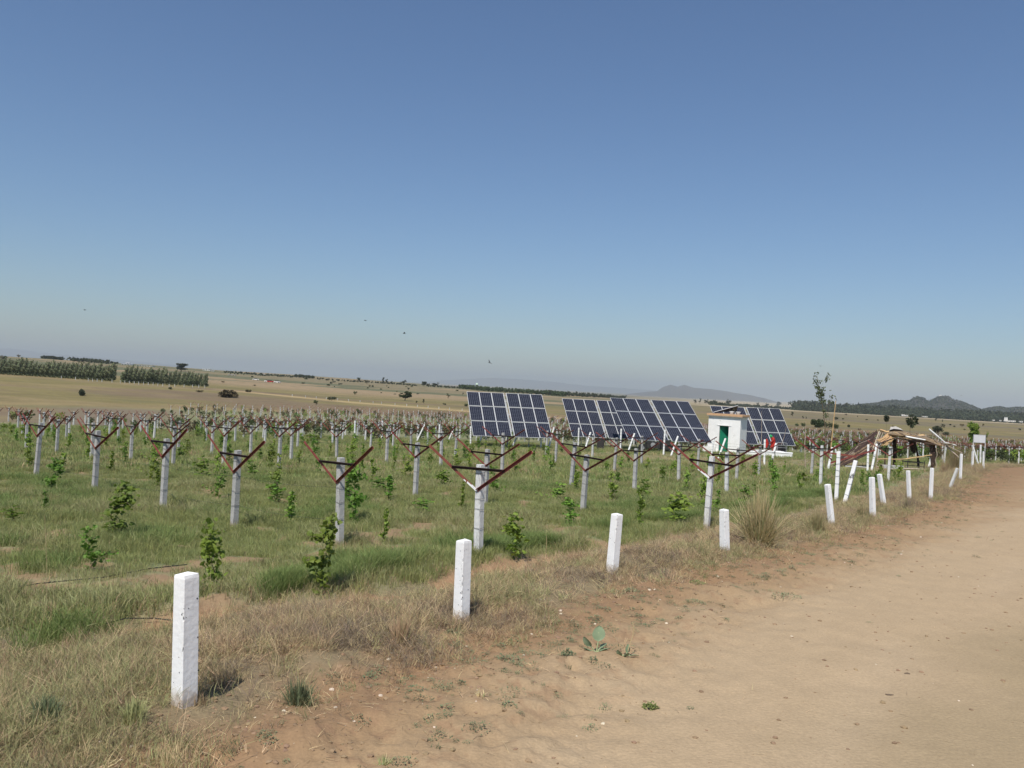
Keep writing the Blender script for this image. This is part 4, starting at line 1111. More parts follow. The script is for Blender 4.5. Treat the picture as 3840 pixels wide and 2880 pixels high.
place_post('plain_post', 3538, 1742, 3547, 1668, .14, .2, 'white_dirty', 'rough white post with wire knot right of the shelter corner post', 'fence post', None, 334, npit=12, ties=(.5, .7))
place_post('plain_post', 1450 - 0, 1645, 1482, 1610, .13, 0, 'white', 'short white leaning brace half hidden by a V post left of the panels', 'brace post', None, 335, npit=4)
place_post('brace_post', 1560, 1660, 1592, 1592, .13, 0, 'white', 'white brace leaning right onto a white post, well left of the first panels', 'brace post', None, 336, npit=4, ties=(.2, .4, .8))
place_post('brace_post', 1676, 1662, 1702, 1606, .13, 0, 'white', 'white brace leaning right, just left of the first panels', 'brace post', None, 337, npit=4, ties=(.2, .6))

for k_, (bx, by, tx, ty, lb) in enumerate([(3704, 1702, 3708, 1653, 'slim pale post standing just right of the sign board leg'), (3724, 1701, 3729, 1660, 'second pale post right of the sign board'), (3770, 1700, 3773, 1651, 'tallest pale post between the sign board and the right edge'),
        (3787, 1701, 3791, 1662, 'short pale post right of the tallest one near the right edge'), (3449, 1711, 3441, 1667, 'thin white brace leaning left seen through the shelter'), (3449, 1711, 3453, 1659, 'white post seen through the shelter beside a thin brace'), (3459, 1712, 3462, 1662, 'grey post seen through the right part of the shelter'),
        (3365, 1700, 3369, 1650, 'white post seen through the middle of the shelter'), (3137, 1712, 3130, 1672, 'thin white brace leaning left beyond the fallen thatch'), (3187, 1705, 3191, 1660, 'white post beyond the fallen thatch'), (3735, 1703, 3727, 1664, 'dark grey brace leaning left at the second pale post')]):
    place_post('plain_post', bx, by, tx, ty, .12, .3, 'white' if k_ in (4, 5, 7, 8) else 'concrete_pale', lb, 'fence post', None, 700 + k_, npit=0)
# wires strung along the white posts
order = ['Wbf', 'Wbb', 'Wbd', 'Wbe', 'Wbl', 'Wbm', 'W1', 'W2', 'W4', 'W3', 'W6']
byn = {i[0]: i for i in info}
for k, z in enumerate((.35, .62, .88, 1.14, 1.38)):
    pts_ = []
    for a, b_ in zip(order[:-1], order[1:]):
        A_, B_ = byn[a][1] + Vector((0, 0, z)), byn[b_][1] + Vector((0, 0, z))
        for j in range(4):
            f = j / 4; pts_.append(A_.lerp(B_, f) + Vector((0, -.09, -.05 * math.sin(f * math.pi))))
    m = MB(); m.tube(pts_, .0035, 4)
    tag(m.build('fence_wire', M['wire']), '%s wire strung along the plain white posts before the solar panels' % ['lowest', 'second lowest', 'middle', 'second highest', 'top'][k], 'wire')
# thin trellis wires: along the front row, and from each near V post back to the next one
fr_ = sorted(ranks[0], key=lambda i: i[4])
for k, z in enumerate((.5, 1.12)):
    pts_ = []
    for a, b_ in zip(fr_[:-1], fr_[1:]):
        for j in range(4): f = j / 4; pts_.append(a[1].lerp(b_[1], f) + Vector((0, -.08, z - .06 * math.sin(f * math.pi))))
    pts_.append(fr_[-1][1] + Vector((0, -.08, z)))
    m = MB(); m.tube(pts_, .0022, 4); tag(m.build('trellis_wire', M['wire']), ['lower', 'upper'][k] + ' thin wire strung along the front row of grey trellis posts', 'wire')
nw = 0
for p_, nm in NAMED:
    if p_.y > 40: continue
    tgt = [q_ for q_, _ in NAMED if 4 < (q_ - p_).length < 14 and (q_ - p_).normalized().dot(Vector((.27, .96, 0))) > .93]
    if not tgt: continue
    q_ = min(tgt, key=lambda v: (v - p_).length)
    for sg in (-1, 1):
        o1 = Vector((sg * 1.0 * math.cos(VY), sg * 1.0 * math.sin(VY), 1.96)); pts_ = [p_.lerp(q_, f) + o1 + Vector((0, 0, -.12 * math.sin(f * math.pi))) for f in (0, .25, .5, .75, 1)]
        m = MB(); m.tube(pts_, .002, 4); tag(m.build('trellis_wire', M['wire']), 'thin %s arm wire running back from %s' % ('left' if sg < 0 else 'right', nm), 'wire', 'wires between the trellis arms')
# drip pipes lying in the grass
for lb, px in (('black drip pipe lying on the grass bank left of the nearest white post', [(60, 2222), (140, 2202), (260, 2188), (400, 2186), (560, 2155), (700, 2132)]), ('black drip pipe on the bare soil strip behind the nearest white post', [(300, 2395), (380, 2368), (470, 2345), (580, 2334), (650, 2338)])):
    pts_ = [ground_at(*q_) for q_ in px]
    for q_ in pts_: q_.z = sz(q_.x, q_.y) + .05
    m = MB(); m.tube(pts_, .008, 6); tag(m.build('drip_pipe', M['black']), lb, 'pipe')

# far rows: same posts on the planting grid
cand = []
for a in range(-75, 60):
    for b_ in [k / 2 for k in range(8, 52)]:
        if b_ % 1 and (b_ < 10 or a > 3): continue
        q_ = RN * (10.8 + 8.4 * b_) + RM * (3.2 * a + (b_ % 2) * .9 - 3 + rnd.uniform(-.25, .25))
        if q_.y < 74 or abs(q_.x) > .72 * q_.y: continue
        lim = 203 + .4 * min(q_.x, 0)
        if q_.y > lim: continue
        t_ = q_.x / q_.y
        if t_ < -.34 and q_.y > 112 and not (t_ > -.42 and q_.y > 148): continue
        if -14 < q_.x < 40 and q_.y < 100 and q_.x > -6: continue
        if q_.x > 30 and q_.y < 84: continue
        if min((q_ - Vector((n_.x, n_.y, 0))).length for n_ in near_posts) < 2.4: continue
        cand.append(q_)
cand.sort(key=lambda q_: q_.y)
FG = 'small distant trellis posts of the vineyard'
ff = MB()
for i, q_ in enumerate(cand):
    q_.z = gz(q_.x, q_.y)
    if i < 225:
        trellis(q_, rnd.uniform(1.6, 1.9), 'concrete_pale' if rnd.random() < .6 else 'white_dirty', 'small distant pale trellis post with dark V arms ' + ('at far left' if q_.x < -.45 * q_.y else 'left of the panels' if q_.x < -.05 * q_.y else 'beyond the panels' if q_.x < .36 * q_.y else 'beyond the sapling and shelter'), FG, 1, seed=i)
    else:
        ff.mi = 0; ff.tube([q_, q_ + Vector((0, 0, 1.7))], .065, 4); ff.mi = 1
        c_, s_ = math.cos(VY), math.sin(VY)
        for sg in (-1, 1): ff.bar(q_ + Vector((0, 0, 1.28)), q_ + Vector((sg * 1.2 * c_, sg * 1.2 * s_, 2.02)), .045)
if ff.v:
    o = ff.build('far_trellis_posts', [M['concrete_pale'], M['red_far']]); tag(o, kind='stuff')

# ------------------------------------------------------------------ vines
def vine_mesh(seed, spread=.16, n=95, tall=1.0):
    r = np.random.default_rng(seed); R_ = random.Random(seed)
    st = MB(); pts_ = [Vector((0, 0, -.04))]
    for i in range(1, 9):
        pts_.append(Vector((R_.gauss(0, spread * .28) + pts_[-1].x * .8, R_.gauss(0, spread * .28) + pts_[-1].y * .8, i / 8 * tall)))
    st.tube(pts_, [.009 * (1 - i / 12) for i in range(9)], 5)
    sh = []
    for _ in range(4):
        k = R_.randrange(2, 7); a = R_.uniform(0, 6.28); l = R_.uniform(.8, 1.9) * spread
        q0 = pts_[k]; q1 = q0 + Vector((math.cos(a) * l, math.sin(a) * l, R_.uniform(-.05, .12))); sh.append((q0, q1)); st.tube([q0, (q0 + q1) / 2 + Vector((0, 0, .02)), q1], .004, 4)
    V_, F_ = [], []
    out = [(math.cos(t) * q_, math.sin(t) * q_) for t, q_ in zip(np.linspace(-2.6, 2.6, 9), (.75, 1.0, .72, .98, 1.1, .98, .72, 1.0, .75))]
    for i in range(n):
        if R_.random() < .45: q0, q1 = sh[R_.randrange(len(sh))]; c_ = q0.lerp(q1, R_.random())
        else:
            f = R_.random() ** .8 * 7.9; k = int(f); c_ = pts_[k].lerp(pts_[k + 1], f - k)
        c_ = c_ + Vector((R_.gauss(0, spread * .36), R_.gauss(0, spread * .36), R_.gauss(0, .03)))
        if c_.z < .02: c_.z = .03
        s = R_.uniform(.020, .050)
        nrm = Vector((R_.gauss(0, .6), R_.gauss(0, .6) - .25, R_.uniform(.1, 1))).normalized()
        a = nrm.orthogonal().normalized(); b_ = nrm.cross(a); th = R_.uniform(0, 6.28)
        a, b_ = a * math.cos(th) + b_ * math.sin(th), b_ * math.cos(th) - a * math.sin(th)
        base = len(V_)
        V_.append(c_)
        for x, y in out: V_.append(c_ + (a * x + b_ * y) * s - nrm * s * .22 * (y * y + (x * x)))
        for j in range(8): F_.append((base, base + 1 + j, base + 2 + j))
        F_.append((base, base + 9, base + 1))
    me = bpy.data.meshes.new('foliage'); me.from_pydata([tuple(v) for v in V_], [], F_); me.materials.append(M['leaf']); me.update()
    return me, st.mesh('stem', M['bark'])
VM = [vine_mesh(60 + i, s, n) for i, (s, n) in enumerate([(.13, 260), (.10, 150), (.17, 280), (.12, 110), (.15, 190), (.09, 200)])]
def vine(p, h, w, lb, grp=None, var=None):
    v = rnd.randrange(6) if var is None else var
    o = empty('grape_vine', (p.x, p.y, sz(p.x, p.y)), rnd.uniform(0, 6.28), lb, 'vine', grp)
    k = w / .38
    link('foliage', VM[v][0], o, scale=(k, k, h)); link('stem', VM[v][1], o, scale=(k, k, h))
    return o
VN = [(697, 1292, 1112, 46, 0, 'tallest leafy green vine, between the second grey V post and the nearest white post'), (462, 1290, 1125, 40, 2, 'leafy vine with yellowing top just right of the nearest white post'),
 (193, 1240, 1140, 36, 4, 'bright green vine bent left, in the lower left grass'), (243, 1168, 1048, 48, 2, 'broad bright green vine behind the bent one at lower left'),
 (122, 1064, 985, 30, 0, 'dark leafy vine below the leftmost V posts'), (627, 1132, 1056, 26, 5, 'dark green vine right of the fourth front V post'),
 (765, 1132, 992, 30, 0, 'tall narrow vine climbing right behind the middle grey V post'), (828, 1170, 1088, 20, 5, 'slim green vine between the middle grey V post and the white V post'),
 (1115, 1213, 1108, 36, 2, 'green vine leaning right, just right of the white V post'), (995, 1107, 1038, 14, 5, 'slim vine with yellow lower leaves left of the white V post'),
 (1378, 1150, 1062, 24, 1, 'thin tall vine right of the third roadside post'), (1455, 1142, 1072, 40, 2, 'bushy dark vine between the third and fourth roadside posts'),
 (600, 1092, 1040, 34, 3, 'sparse vine left of the dark green one near the fourth V post'), (908, 1112, 1072, 36, 3, 'low sparse vine in the middle of the grass'),
 (1205, 1082, 1042, 30, 4, 'low bushy vine left of the V post behind the third roadside post'), (1548, 1118, 1062, 18, 1, 'slim vine right behind the white post with the widest V arms'),
 (35, 1132, 1088, 36, 3, 'pale green vine at the left edge of the grass'), (95, 1112, 1062, 16, 1, 'small dark vine left of the second front V post'),
 (335, 1004, 950, 18, 4, 'dark vine left of the third front V post'), (432, 1040, 985, 36, 3, 'loose vine between the third and fourth front V posts'),
 (545, 1032, 992, 22, 4, 'small vine right of the fourth front V post head'), (815, 1064, 1032, 36, 3, 'loose low vine left of the dark-armed V post in the middle')]
vpts = []; VUSE = {}
for x, b_, t_, w, var, lb in VN:
    p = ground_at(x * 1.736, b_ * 1.736); vpts.append(p)
    vine(p, pxsize((b_ - t_) * 1.736, p.y), pxsize(w * 1.736, p.y) * 1.35, lb, None, var)
cnt = 0
for a in range(-26, 34):
    for b_ in range(0, 12):
        for c_ in range(3):
            q_ = RN * (10.8 + 8.4 * b_ + 2.1 + c_ * 2.1 + rnd.uniform(-.4, .4)) + RM * (3.2 * a + (b_ % 2) * .9 - 3 + 1.0 + rnd.uniform(-.5, .5))
            if q_.y < 13 or abs(q_.x) > .68 * q_.y or q_.y > 78: continue
            if fdist(q_.x, q_.y) > -2.2: continue
            if 5 < q_.x and q_.y > 55: continue
            if min((Vector((v_.x - q_.x, v_.y - q_.y))).length for v_ in vpts) < 1.3: continue
            if rnd.random() < .28 + (.3 if q_.y < 20 else 0): continue
            if cnt > 255: continue
            cnt += 1; vpts.append(q_)
            hv = rnd.uniform(.55, 1.15)
            cp = min(NAMED, key=lambda n_: (n_[0].x - q_.x) ** 2 + (n_[0].y - q_.y) ** 2)
            side = 'left of' if q_.x / q_.y < cp[0].x / cp[0].y else 'right of'
            kk = (side, cp[1]); VUSE[kk] = VUSE.get(kk, 0) + 1
            far_ = ('', 'second ', 'third ', 'fourth ', 'fifth ', 'sixth ', 'seventh ')[min(VUSE[kk] - 1, 6)]
            vine(q_, hv, rnd.uniform(.28, .52), '%s%s vine %s %s' % (far_, 'low young' if hv < .75 else ('young' if hv < .95 else 'tall young'), side, cp[1]), 'young grape vines in the rows')

# ------------------------------------------------------------------ scatter: grasses, weeds, clods
def tuft(name, n, h, spread, w, lean, mk, seed, seg=2, curl=.5):
    r = random.Random(seed); V, Fc = [], []
    for i in range(n):
        a = r.uniform(0, 6.283); rr = spread * math.sqrt(r.random()) * .5
        bx, by = rr * math.cos(a), rr * math.sin(a)
        hh = h * r.uniform(.45, 1.0); ln = lean * r.uniform(.2, 1.2) * hh; a2 = a + r.gauss(0, .8)
        ww = w * r.uniform(.7, 1.2); pa = r.uniform(0, 3.1416); wx, wy = math.cos(pa) * ww / 2, math.sin(pa) * ww / 2
        b_ = len(V)
        for j in range(seg):
            f = j / seg; k = f ** (1 + curl * 2) * ln
            x, y, z = bx + math.cos(a2) * k, by + math.sin(a2) * k, hh * (f - .18 * curl * f * f)
            V += [(x - wx * (1 - .4 * f), y - wy * (1 - .4 * f), z - (.02 if j == 0 else 0)), (x + wx * (1 - .4 * f), y + wy * (1 - .4 * f), z - (.02 if j == 0 else 0))]
        V.append((bx + math.cos(a2) * ln, by + math.sin(a2) * ln, hh * (1 - .25 * curl)))
        for j in range(seg - 1): q = b_ + 2 * j; Fc += [(q, q + 1, q + 3), (q, q + 3, q + 2)]
        q = b_ + 2 * (seg - 1); Fc.append((q, q + 1, q + 2))
    me = bpy.data.meshes.new(name); me.from_pydata(V, [], Fc); me.materials.append(M[mk]); me.update()
    return bpy.data.objects.new(name, me)

def sprawl(name, n, rad, leaf, mk, seed):
    """low creeping weed: small leaves on short runners"""
    r = random.Random(seed); V, Fc = [], []
    for i in range(n):
        a = r.uniform(0, 6.283); d = rad * r.random() ** .7; x, y = d * math.cos(a), d * math.sin(a) * .8; z = r.uniform(.005, .05) * (1.2 - d / rad)
        s = leaf * r.uniform(.6, 1.3); t = r.uniform(0, 6.283); b_ = len(V)
        V += [(x, y, z), (x + math.cos(t) * s, y + math.sin(t) * s, z + s * r.uniform(0, .7)), (x + math.cos(t + 1) * s * .8, y + math.sin(t + 1) * s * .8, z + s * .3)]
        Fc.append((b_, b_ + 1, b_ + 2))
    me = bpy.data.meshes.new(name); me.from_pydata(V, [], Fc); me.materials.append(M[mk]); me.update()
    return bpy.data.objects.new(name, me)

def clod(name, mk, seed, flat=.6):
    r = random.Random(seed); bm = bmesh.new(); bmesh.ops.create_icosphere(bm, subdivisions=1, radius=1)
    for v in bm.verts: v.co *= r.uniform(.65, 1.15); v.co.z *= flat
    me = bpy.data.meshes.new(name); bm.to_mesh(me); bm.free(); me.materials.append(M[mk]); return bpy.data.objects.new(name, me)

def group_of(name, objs):
    c_ = bpy.data.collections.new(name)
    for o in objs: c_.objects.link(o)
    return c_

def scatter(name, X, Y, rot, scl, idx, coll, zoff=0.0, tilt=0.12):
    n = len(X); me = bpy.data.meshes.new(name)
    Z = surf(X, Y) + zoff
    me.vertices.add(n); me.vertices.foreach_set('co', np.stack([X, Y, Z], -1).ravel())
    a = me.attributes.new('rot', 'FLOAT_VECTOR', 'POINT'); r = rng
    a.data.foreach_set('vector', np.stack([r.normal(size=n) * tilt, r.normal(size=n) * tilt, rot], -1).ravel())
    a = me.attributes.new('scl', 'FLOAT_VECTOR', 'POINT'); scl = np.asarray(scl)
    a.data.foreach_set('vector', (np.repeat(scl[:, None], 3, 1) if scl.ndim == 1 else scl).ravel())
    a = me.attributes.new('idx', 'INT', 'POINT'); a.data.foreach_set('value', idx.astype(np.int32))
    me.update()
    o = link(name, me); tag(o, kind='stuff')
    ng = bpy.data.node_groups.new(name, 'GeometryNodeTree')
    ng.interface.new_socket('Geometry', in_out='INPUT', socket_type='NodeSocketGeometry')
    ng.interface.new_socket('Geometry', in_out='OUTPUT', socket_type='NodeSocketGeometry')
    N = ng.nodes; L = ng.links
    gi = N.new('NodeGroupInput'); go = N.new('NodeGroupOutput'); ip = N.new('GeometryNodeInstanceOnPoints')
    ci = N.new('GeometryNodeCollectionInfo'); ci.inputs['Collection'].default_value = coll
    ci.inputs['Separate Children'].default_value = True; ci.inputs['Reset Children'].default_value = True
    def na(nm, ty):
        k = N.new('GeometryNodeInputNamedAttribute'); k.data_type = ty; k.inputs['Name'].default_value = nm; return k.outputs['Attribute']
    L.new(gi.outputs[0], ip.inputs['Points']); L.new(ci.outputs[0], ip.inputs['Instance'])
    ip.inputs['Pick Instance'].default_value = True
    L.new(na('idx', 'INT'), ip.inputs['Instance Index']); L.new(na('rot', 'FLOAT_VECTOR'), ip.inputs['Rotation']); L.new(na('scl', 'FLOAT_VECTOR'), ip.inputs['Scale'])
    L.new(ip.outputs[0], go.inputs[0])
    md = o.modifiers.new('scatter', 'NODES'); md.node_group = ng
    return o

def sample(n, d0, d1, s0, s1, dens, tmax=.70, tmin=-.70, power=1.0):
    """random ground points between distances d0 and d1 and offsets s0..s1 from the fence line"""
    out_x, out_y = [], []; tot = 0
    while tot < n:
        k = n * 3
        y = d0 + (d1 - d0) * rng.random(k) ** power
        t = tmin + (tmax - tmin) * rng.random(k)
        keep = rng.random(k) < (y / d1)
        x = t * y; s = fdist(x, y)
        keep &= (s > s0) & (s < s1) & (rng.random(k) < dens(x, y, s))
        out_x.append(x[keep]); out_y.append(y[keep]); tot += keep.sum()
        if len(out_x) > 60: break
    return np.concatenate(out_x)[:n], np.concatenate(out_y)[:n]

greens = group_of('tufts_green', [tuft('g%d' % i, 16, .17, .22, .006, .7, 'grass', 200 + i) for i in range(4)] + [tuft('g4', 14, .19, .24, .006, .8, 'grass_mix', 214), tuft('g5', 9, .15, .2, .005, .8, 'grass_dry', 215)])
talls = group_of('tufts_tall', [tuft('t%d' % i, 26, .34, .26, .007, .7, 'grass_tall', 220 + i, 3) for i in range(3)] + [tuft('t3', 20, .34, .26, .006, .7, 'grass', 224, 3)])
drys = group_of('tufts_dry', [tuft('d0', 20, .20, .26, .0045, 1.8, 'grass_dry', 230, 3), tuft('d1', 18, .15, .32, .0045, 2.8, 'straw', 231, 3), tuft('d2', 18, .15, .28, .005, 2.2, 'grass_grey', 232, 3), tuft('d3', 20, .17, .24, .005, 1.2, 'grass_mix', 233, 3), tuft('d4', 9, .42, .12, .004, .7, 'grass_dry', 234, 3)])
weeds = group_of('weeds_low', [sprawl('w0', 90, .14, .018, 'weed', 240), sprawl('w1', 60, .10, .02, 'weed', 241), sprawl('w2', 120, .2, .016, 'weed', 242), tuft('w3', 12, .06, .1, .006, 1.2, 'weed', 243), tuft('w4', 8, .08, .08, .004, 1.4, 'straw', 244)])
clods = group_of('clods', [clod('c%d' % i, 'clod', 250 + i) for i in range(4)] + [clod('c4', 'chip', 255)])
far_t = group_of('tufts_far', [tuft('f0', 26, .5, 1.0, .035, .5, 'grass', 260), tuft('f1', 22, .45, 1.0, .035, .6, 'grass_tall', 261), tuft('f2', 20, .4, 1.0, .03, .6, 'grass_mix', 262), tuft('f3', 16, .35, 1.0, .03, .7, 'grass_dry', 263)])

def pick(n, w):
    w = np.array(w, float); return rng.choice(len(w), n, p=w / w.sum())
# green sward
def dg(x, y, s): return np.clip(.55 + 1.0 * (fbm(x * 1.6, y * 1.6, 4, 32) < .575), 0, 1) * (s < strip0(y) - .35) * (1 - .88 * (fbm(x * 1.6, y * 1.6, 4, 32) > .60))
X, Y = sample(52000, 6, 34, -60, -2.0, dg)
sc = .60 + .5 * rng.random(len(X)) + .5 * (fbm(X * .6, Y * .6, 3, 81) > .55) + Y * .012
nA = fbm(X * .35, Y * .35, 4, 31)
id_ = np.where(rng.random(len(X)) < .55 * sstep(.42, .62, nA) + .06, 4 + (rng.random(len(X)) < .35), pick(len(X), [1, 1, 1, 1]))
scatter('green_grass', X, Y, rng.random(len(X)) * 6.283, sc, id_, greens)
# long grass clumps, along the first bank and round the vines
bankd = lambda x, y, s: np.clip(np.exp(-((s - strip0(y) + 1.0) / .75) ** 2) * (fbm(x * .5, y * .5, 2, 82) > .455) + .07 * (fbm(x * .45, y * .45, 3, 83) > .62), 0, 1)
X, Y = sample(11000, 5.5, 32, -40, -2.6, bankd)
scatter('long_green_grass', X, Y, rng.random(len(X)) * 6.283, .6 + .55 * rng.random(len(X)), pick(len(X), [1, 1, 1, .6]), talls)
# middle distance and far vineyard floor
yard = lambda x, y: np.clip(np.exp(-(((x - 24) / 15) ** 2 + ((y - 64) / 9) ** 2)) * 1.6 + np.exp(-((x / 14) ** 2 + ((y - 70) / 5) ** 2)), 0, 1)
dm = lambda x, y, s: (1 - .75 * yard(x, y)) * (.5 + .5 * (fbm(x * .5, y * .5, 3, 84) > .42))
X, Y = sample(22000, 30, 95, -90, -2.5, dm)
nA = fbm(X * .35, Y * .35, 4, 31)
id_ = np.where(rng.random(len(X)) < .5 * sstep(.42, .62, nA) + .12 + .5 * yard(X, Y), 2 + (rng.random(len(X)) < .4), pick(len(X), [1.4, .8]))
scatter('field_grass', X, Y, rng.random(len(X)) * 6.283, .45 + .45 * rng.random(len(X)), id_, far_t)
# dry verge along the fence
dv = lambda x, y, s: np.clip(np.exp(-((s - strip0(y) * .42 - .1) / (-strip0(y) * .50)) ** 2) * (.25 + 1.2 * (fbm(x * .9, y * .9, 3, 85) > .40)) * (1 - .95 * np.exp(-((s - strip0(y)) / .36) ** 2) * (fbm(x * 1.6, y * 1.6, 4, 32) > .42)), 0, 1)
X, Y = sample(34000, 3.5, 80, -4.0, 1.0, dv, power=1.6)
S_ = fdist(X, Y); g_ = fbm(X * .8, Y * .8, 3, 86)
id_ = np.where((g_ > .57) & (rng.random(len(X)) < .55), 3, np.where(g_ < .42, pick(len(X), [.5, .4, 1.8, .1, .05]), pick(len(X), [1.2, 1.0, .6, .4, .12])))
scatter('dry_grass', X, Y, rng.random(len(X)) * 6.283, (.42 + .55 * rng.random(len(X))) * (1 + .008 * Y), id_, drys, tilt=.45)
# weeds and straws on the shoulder
dw = lambda x, y, s: np.clip(np.exp(-((s - 1.0) / .95) ** 2) * (fbm(x * .9, y * .9, 3, 87) > .49) * .8 + .012, 0, 1) * (s < 4.0)
X, Y = sample(1700, 3.5, 70, .1, 6, dw, power=1.5)
scatter('shoulder_weeds', X, Y, rng.random(len(X)) * 6.283, .35 + .7 * rng.random(len(X)) ** 2, pick(len(X), [1, 1, .8, .7, .25]), weeds)
dc = lambda x, y, s: np.clip(np.exp(-((s - .7) / 1.0) ** 2) + .07, 0, 1)
X, Y = sample(12000, 3.5, 40, -2.6, 8, dc, power=1.5)
scatter('soil_clods', X, Y, rng.random(len(X)) * 6.283, .005 + .030 * rng.random(len(X)) ** 4, pick(len(X), [1, 1, 1, 1, .16]), clods)
lit = group_of('litter', [tuft('s%d' % i, 1, .10, .01, .004, 3.0, 'straw' if i < 2 else 'bark', 270 + i) for i in range(4)])
X, Y = sample(3200, 3.5, 26, -2.5, 6, lambda x, y, s: np.clip(np.exp(-((s - .7) / 1.3) ** 2) + .012, 0, 1), power=1.5)
scatter('straw_litter', X, Y, rng.random(len(X)) * 6.283, np.stack([.6 + rng.random(len(X)), .6 + rng.random(len(X)), .12 + .12 * rng.random(len(X))], -1), pick(len(X), [1, 1, .7, .7]), lit, .004)
# leafy tangle of the far vineyard rows
fv = []
for i in range(4):
    r = np.random.default_rng(290 + i)
    V, Fc = leaf_cloud([(0, 0, .95, .55, .5), (.3, 0, 1.3, .45, .35), (-.3, .1, 1.2, .45, .4), (0, .1, .5, .3, .4)], 90, .13, r)
    me = np_mesh('v%d' % i, V, Fc, M[('leaf_tree', 'leaf_brown', 'leaf', 'leaf_tree')[i]]); fv.append(bpy.data.objects.new('v%d' % i, me))
fvc = group_of('far_vine_clumps', fv)
xs_, ys_ = [], []
for q_ in cand:
    t_ = q_.x / q_.y
    k = (1 if q_.y > 140 else 3) if q_.y > 100 else 3
    if t_ > .26: k = 4
    elif t_ < -.36: k = 2
    for _ in range(k):
        if q_.y < 96 and t_ < .26 and rnd.random() < .5: continue
        f_ = rnd.uniform(-4, 4); xs_.append(q_.x + RN.x * f_ + rnd.uniform(-.5, .5)); ys_.append(q_.y + RN.y * f_ + rnd.uniform(-.5, .5))
X, Y = np.array(xs_), np.array(ys_)
ok = ~((X > -8) & (X < 42) & (Y < 99))
X, Y = X[ok], Y[ok]
scatter('far_vine_foliage', X, Y, rng.random(len(X)) * 6.283, .6 + .45 * rng.random(len(X)), np.where(X / Y > .26, pick(len(X), [1, .35, 1.2, 1]), pick(len(X), [1.2, .6, .5, 1])), fvc)

# ------------------------------------------------------------------ solar arrays
def cell_material():
    m = bpy.data.materials.new('solar_cells'); m.use_nodes = True
    nt = m.node_tree; N = nt.nodes; L = nt.links; b = N['Principled BSDF']
    b.inputs['Roughness'].default_value = .16; b.inputs['Specular IOR Level'].default_value = .2
    tc = N.new('ShaderNodeTexCoord'); sp = N.new('ShaderNodeSeparateXYZ'); L.new(tc.outputs['Generated'], sp.inputs[0])
    def line(sock, n, w, off=0.0):
        a = N.new('ShaderNodeMath'); a.operation = 'MULTIPLY_ADD'; a.inputs[1].default_value = n; a.inputs[2].default_value = off; L.new(sock, a.inputs[0])
        f = N.new('ShaderNodeMath'); f.operation = 'FRACT'; L.new(a.outputs[0], f.inputs[0])
        s = N.new('ShaderNodeMath'); s.operation = 'SUBTRACT'; s.inputs[1].default_value = .5; L.new(f.outputs[0], s.inputs[0])
        ab = N.new('ShaderNodeMath'); ab.operation = 'ABSOLUTE'; L.new(s.outputs[0], ab.inputs[0])
        g = N.new('ShaderNodeMath'); g.operation = 'GREATER_THAN'; g.inputs[1].default_value = .5 - w; L.new(ab.outputs[0], g.inputs[0]); return g.outputs[0]
    def mx(a, b_, f, op='MAXIMUM'):
        k = N.new('ShaderNodeMath'); k.operation = op; L.new(a, k.inputs[0]); L.new(b_, k.inputs[1]); return k.outputs[0]
    v = line(sp.outputs[0], 6, .05); h = line(sp.outputs[1], 10, .045)
    bus = line(sp.outputs[0], 12, .035, .5)
    g = mx(v, h, 0)
    m1 = N.new('ShaderNodeMix'); m1.data_type = 'RGBA'; m1.inputs[6].default_value = (.010, .011, .020, 1); m1.inputs[7].default_value = (.06, .075, .12, 1)
    hf = N.new('ShaderNodeMath'); hf.operation = 'MULTIPLY'; hf.inputs[1].default_value = .5; L.new(bus, hf.inputs[0]); L.new(hf.outputs[0], m1.inputs[0])
    m2 = N.new('ShaderNodeMix'); m2.data_type = 'RGBA'; L.new(m1.outputs[2], m2.inputs[6]); m2.inputs[7].default_value = (.14, .15, .18, 1); L.new(g, m2.inputs[0])
    L.new(m2.outputs[2], b.inputs['Base Color'])
    return m
M['cells'] = cell_material()

